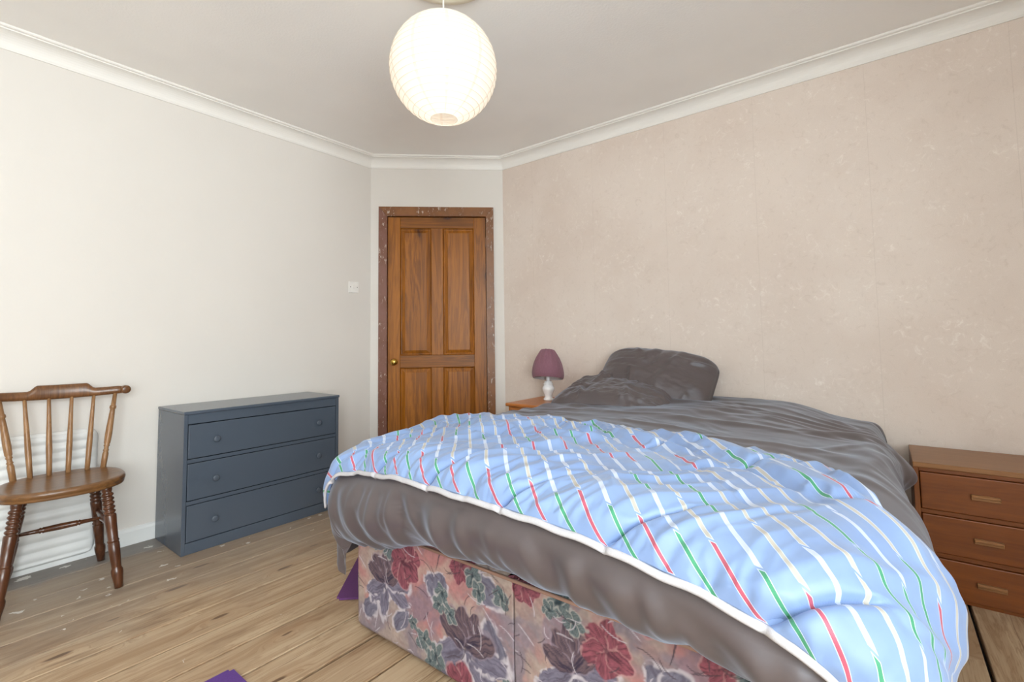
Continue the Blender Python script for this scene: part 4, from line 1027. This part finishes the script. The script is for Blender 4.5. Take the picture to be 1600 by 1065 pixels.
lamp = thing('table_lamp', 'small lamp with white ceramic base and gathered mauve shade on the pine cabinet', 'lamp', (-1.868, 2.815, NZ))
base_prof = [(0.034, 0), (0.035, 0.03), (0.034, 0.10), (0.027, 0.14), (0.025, 0.20), (0.030, 0.32), (0.040, 0.50), (0.043, 0.58), (0.042, 0.66), (0.034, 0.76), (0.029, 0.80), (0.034, 0.83), (0.034, 0.87), (0.027, 0.90), (0.027, 0.97), (0.020, 1.0)]
lathe('base', base_prof, (0, 0, 0), (0, 0, 0.132), 'ceramic', lamp, 32)
lathe('bulb_holder', [(0.012, 0), (0.013, 0.5), (0.011, 0.9), (0.008, 1)], (0, 0, 0.130), (0, 0, 0.176), 'ceramic', lamp, 16)
lathe('bulb', [(0.008, 0), (0.012, 0.15), (0.022, 0.5), (0.023, 0.7), (0.014, 0.93), (0.001, 1)], (0, 0, 0.172), (0, 0, 0.25), 'bulb', lamp, 16)
nth, nh = 128, 40
th_ = np.linspace(0, 2 * math.pi, nth, endpoint=False); hh_ = np.linspace(0, 1, nh)
TH, HH = np.meshgrid(th_, hh_, indexing='ij')
rad_s = np.interp(hh_, [0, 0.05, 0.14, 0.2, 0.35, 0.5, 0.7, 0.85, 0.95, 1.0], [0.105, 0.110, 0.1135, 0.113, 0.109, 0.101, 0.083, 0.065, 0.052, 0.044])
pl_ = np.cos(TH * 16 + 1.5 * np.sin(TH * 3)) * 0.5 + 0.5 * np.cos(TH * 11 + 2)
ple = 0.0045 * pl_ * sstep(0.2, 0.75, HH)
RS = rad_s[None] + ple - 0.0012 * np.exp(-((HH - 0.165) / 0.012) ** 2)
tilt = 0.24
def shade_pos(RS_): return np.stack([RS_ * np.cos(TH), RS_ * np.sin(TH), 0.150 + 0.200 * HH + tilt * RS_ * (0.50 * np.cos(TH) - 0.86 * np.sin(TH)) - 0.06 * RS_ * np.cos(TH)], -1)
sh_o = link('lamp_shade', grid_mesh('lamp_shade', shade_pos(RS), wrap_u=True), 'shade', lamp)
link('lining', grid_mesh('lining', shade_pos(RS - 0.004), wrap_u=True), 'lining', sh_o)
bm = bmesh.new()
for i in range(3):
    a_ = i * 2.09
    tube_bm([(0.0, 0.0, 0.176), (0.06 * math.cos(a_), 0.06 * math.sin(a_), 0.165), (0.102 * math.cos(a_), 0.102 * math.sin(a_), 0.165)], 0.0015, 6, bm=bm)
link('shade_carrier', bm_mesh('shade_carrier', bm), 'bulb', lamp)
tube('cord', [(0.03, 0.02, 0.005), (0.06, 0.045, 0.0035), (0.10, 0.06, 0.0035), (0.15, 0.07, 0.0035), (0.185, 0.10, 0.0035), (0.20, 0.155, 0.0035), (0.205, 0.168, 0.003)], 0.0028, 'plastic', lamp, 8)

# ------------------------------------------------------------------ oak bedside cabinet with three drawers
OX0, OX1, OY0, OY1, OZ = 0.076, 0.498, 2.600, 2.985, 0.532
ob = thing('bedside_cabinet', 'brown oak bedside cabinet with three drawers beside the hanging quilt', 'cabinet', ((OX0 + OX1) / 2, (OY0 + OY1) / 2, 0))
hx, hy = (OX1 - OX0) / 2, (OY1 - OY0) / 2
box('top_board', -hx, hx, -hy, hy, OZ - 0.020, OZ, 'oak_top', ob, 0.002, 1)
for sx in (-1, 1): box('side_panel', min(sx * hx, sx * (hx - 0.018)), max(sx * hx, sx * (hx - 0.018)), -hy, hy, 0, OZ - 0.020, 'oak_v', ob, 0.0015, 1)
box('back_panel', -hx + 0.018, hx - 0.018, hy - 0.008, hy, 0, OZ - 0.02, 'oak_v', ob)
for (z0, z1) in ((0.0, 0.012), (0.163, 0.180), (0.330, 0.347), (0.497, OZ - 0.02)):
    box('drawer_rail', -hx + 0.018, hx - 0.018, -hy + 0.004, -hy + 0.022, z0, z1, 'oak', ob, 0.001, 1)
for (z0, z1) in ((0.014, 0.161), (0.182, 0.328), (0.349, 0.495)):
    d_ = box('drawer', -hx + 0.0205, hx - 0.0205, -hy - 0.004, hy - 0.02, z0, z1, 'oak', ob, 0.003, 2)
    zc = z0 + 0.072
    bm = bmesh.new()
    box_bm(-0.041, 0.041, -hy - 0.013, -hy - 0.003, zc - 0.010, zc + 0.002, 0.0015, 1, bm=bm)
    box_bm(-0.041, 0.041, -hy - 0.021, -hy - 0.003, zc + 0.0005, zc + 0.011, 0.002, 1, bm=bm)
    link('handle', bm_mesh('handle', bm), 'oak_top', d_)

# ------------------------------------------------------------------ paper lantern under the ceiling rose
LC = Vector((-1.300, 1.265, 2.112)); LRH, LRV = 0.207, 0.203
rose = thing('ceiling_rose', 'round cream plaster ceiling rose above the paper lantern', 'ceiling rose', (LC.x, LC.y, ZC))
lathe('rose_disc', [(0.235, 0.0), (0.232, 0.3), (0.218, 0.62), (0.19, 0.8), (0.175, 0.62), (0.12, 0.75), (0.06, 1.0), (0.001, 1.0)], (0, 0, 0), (0, 0, -0.028), 'rose', rose, 64)
lan = thing('paper_lantern', 'lit round white paper lantern shade hanging from the ceiling', 'lantern', tuple(LC))
nth, nb_ = 96, 23
rows_t = []; rows_r = []
phs = np.linspace(0.27, math.pi - 0.25, nb_)
nsub = 6
fullp = []
for i in range(nb_ - 1):
    for j in range(nsub): fullp.append((phs[i] + (phs[i + 1] - phs[i]) * j / nsub, j / nsub))
fullp.append((phs[-1], 0.0))
ph_ = np.array([p[0] for p in fullp]); sub = np.array([p[1] for p in fullp])
th_ = np.linspace(0, 2 * math.pi, nth + 1)
TH, PH = np.meshgrid(th_, ph_, indexing='ij'); SUB = np.broadcast_to(sub, TH.shape)
scal = 1 - 0.013 * np.sin(SUB * math.pi)
Pl = np.stack([LRH * np.sin(PH) * scal * np.cos(TH), LRH * np.sin(PH) * scal * np.sin(TH), LRV * np.cos(PH)], -1)
UVl = np.stack([TH / (2 * math.pi) + 0.062, PH / math.pi], -1)
pp = link('paper_shade', grid_mesh('paper_shade', Pl, uv=UVl, uvname='paper'), 'paper', lan)
for ph1 in phs:
    r_ = LRH * math.sin(ph1) + 0.0004
    tube('wire_ring', [(r_ * math.cos(2 * math.pi * i / 72), r_ * math.sin(2 * math.pi * i / 72), LRV * math.cos(ph1)) for i in range(72)], 0.0009, 'wire', lan, 5, closed=True)
tube('flex', [(0, 0, ZC - LC.z - 0.03), (0, 0, 0.16), (0, 0, 0.07)], 0.0035, 'plastic', lan, 8)
lathe('lamp_holder', [(0.012, 0), (0.018, 0.2), (0.018, 0.8), (0.014, 1)], (0, 0, 0.11), (0, 0, 0.055), 'plastic', lan, 16)
bl = lathe('bulb', [(0.013, 0), (0.015, 0.15), (0.029, 0.5), (0.030, 0.68), (0.02, 0.92), (0.001, 1)], (0, 0, 0.058), (0, 0, -0.05), 'glow', lan, 20)
ld = bpy.data.lights.new('lantern_bulb', 'POINT'); ld.energy = LANTERN_W; ld.color = (1.0, 0.85, 0.71); ld.shadow_soft_size = 0.035
lo = bpy.data.objects.new('lantern_bulb', ld); COL.objects.link(lo); lo.parent = lan; lo.location = (0, 0, -0.09)

# ------------------------------------------------------------------ purple foam mats
def foam(name, pts, t, mat, label):
    bm = bmesh.new()
    vs = [bm.verts.new((x, y, 0.0005)) for x, y in pts]; f = bm.faces.new(vs)
    r_ = bmesh.ops.extrude_face_region(bm, geom=[f])
    for v in r_['geom']:
        if isinstance(v, bmesh.types.BMVert): v.co.z += t
    bmesh.ops.recalc_face_normals(bm, faces=bm.faces[:])
    vert = [e for e in bm.edges if abs(e.verts[0].co.z - e.verts[1].co.z) > t * 0.5]
    bmesh.ops.bevel(bm, geom=vert, offset=0.012, segments=4, affect='EDGES')
    o = link(name, bm_mesh(name, bm), mat); return tag(o, label, 'mat')
A0 = Vector((-1.823, 1.145)); e1 = Vector((-0.675, 0.738)); e2 = Vector((0.738, 0.675))
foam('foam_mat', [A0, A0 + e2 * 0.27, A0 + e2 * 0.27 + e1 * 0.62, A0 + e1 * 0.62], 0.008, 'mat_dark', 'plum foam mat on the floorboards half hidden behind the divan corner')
foam('foam_mat', [(-1.724, 0.709), (-1.724, 0.05), (-1.08, 0.05), (-1.08, 0.709)], 0.006, 'mat', 'violet foam mat with a rounded corner on the floorboards nearest the camera')
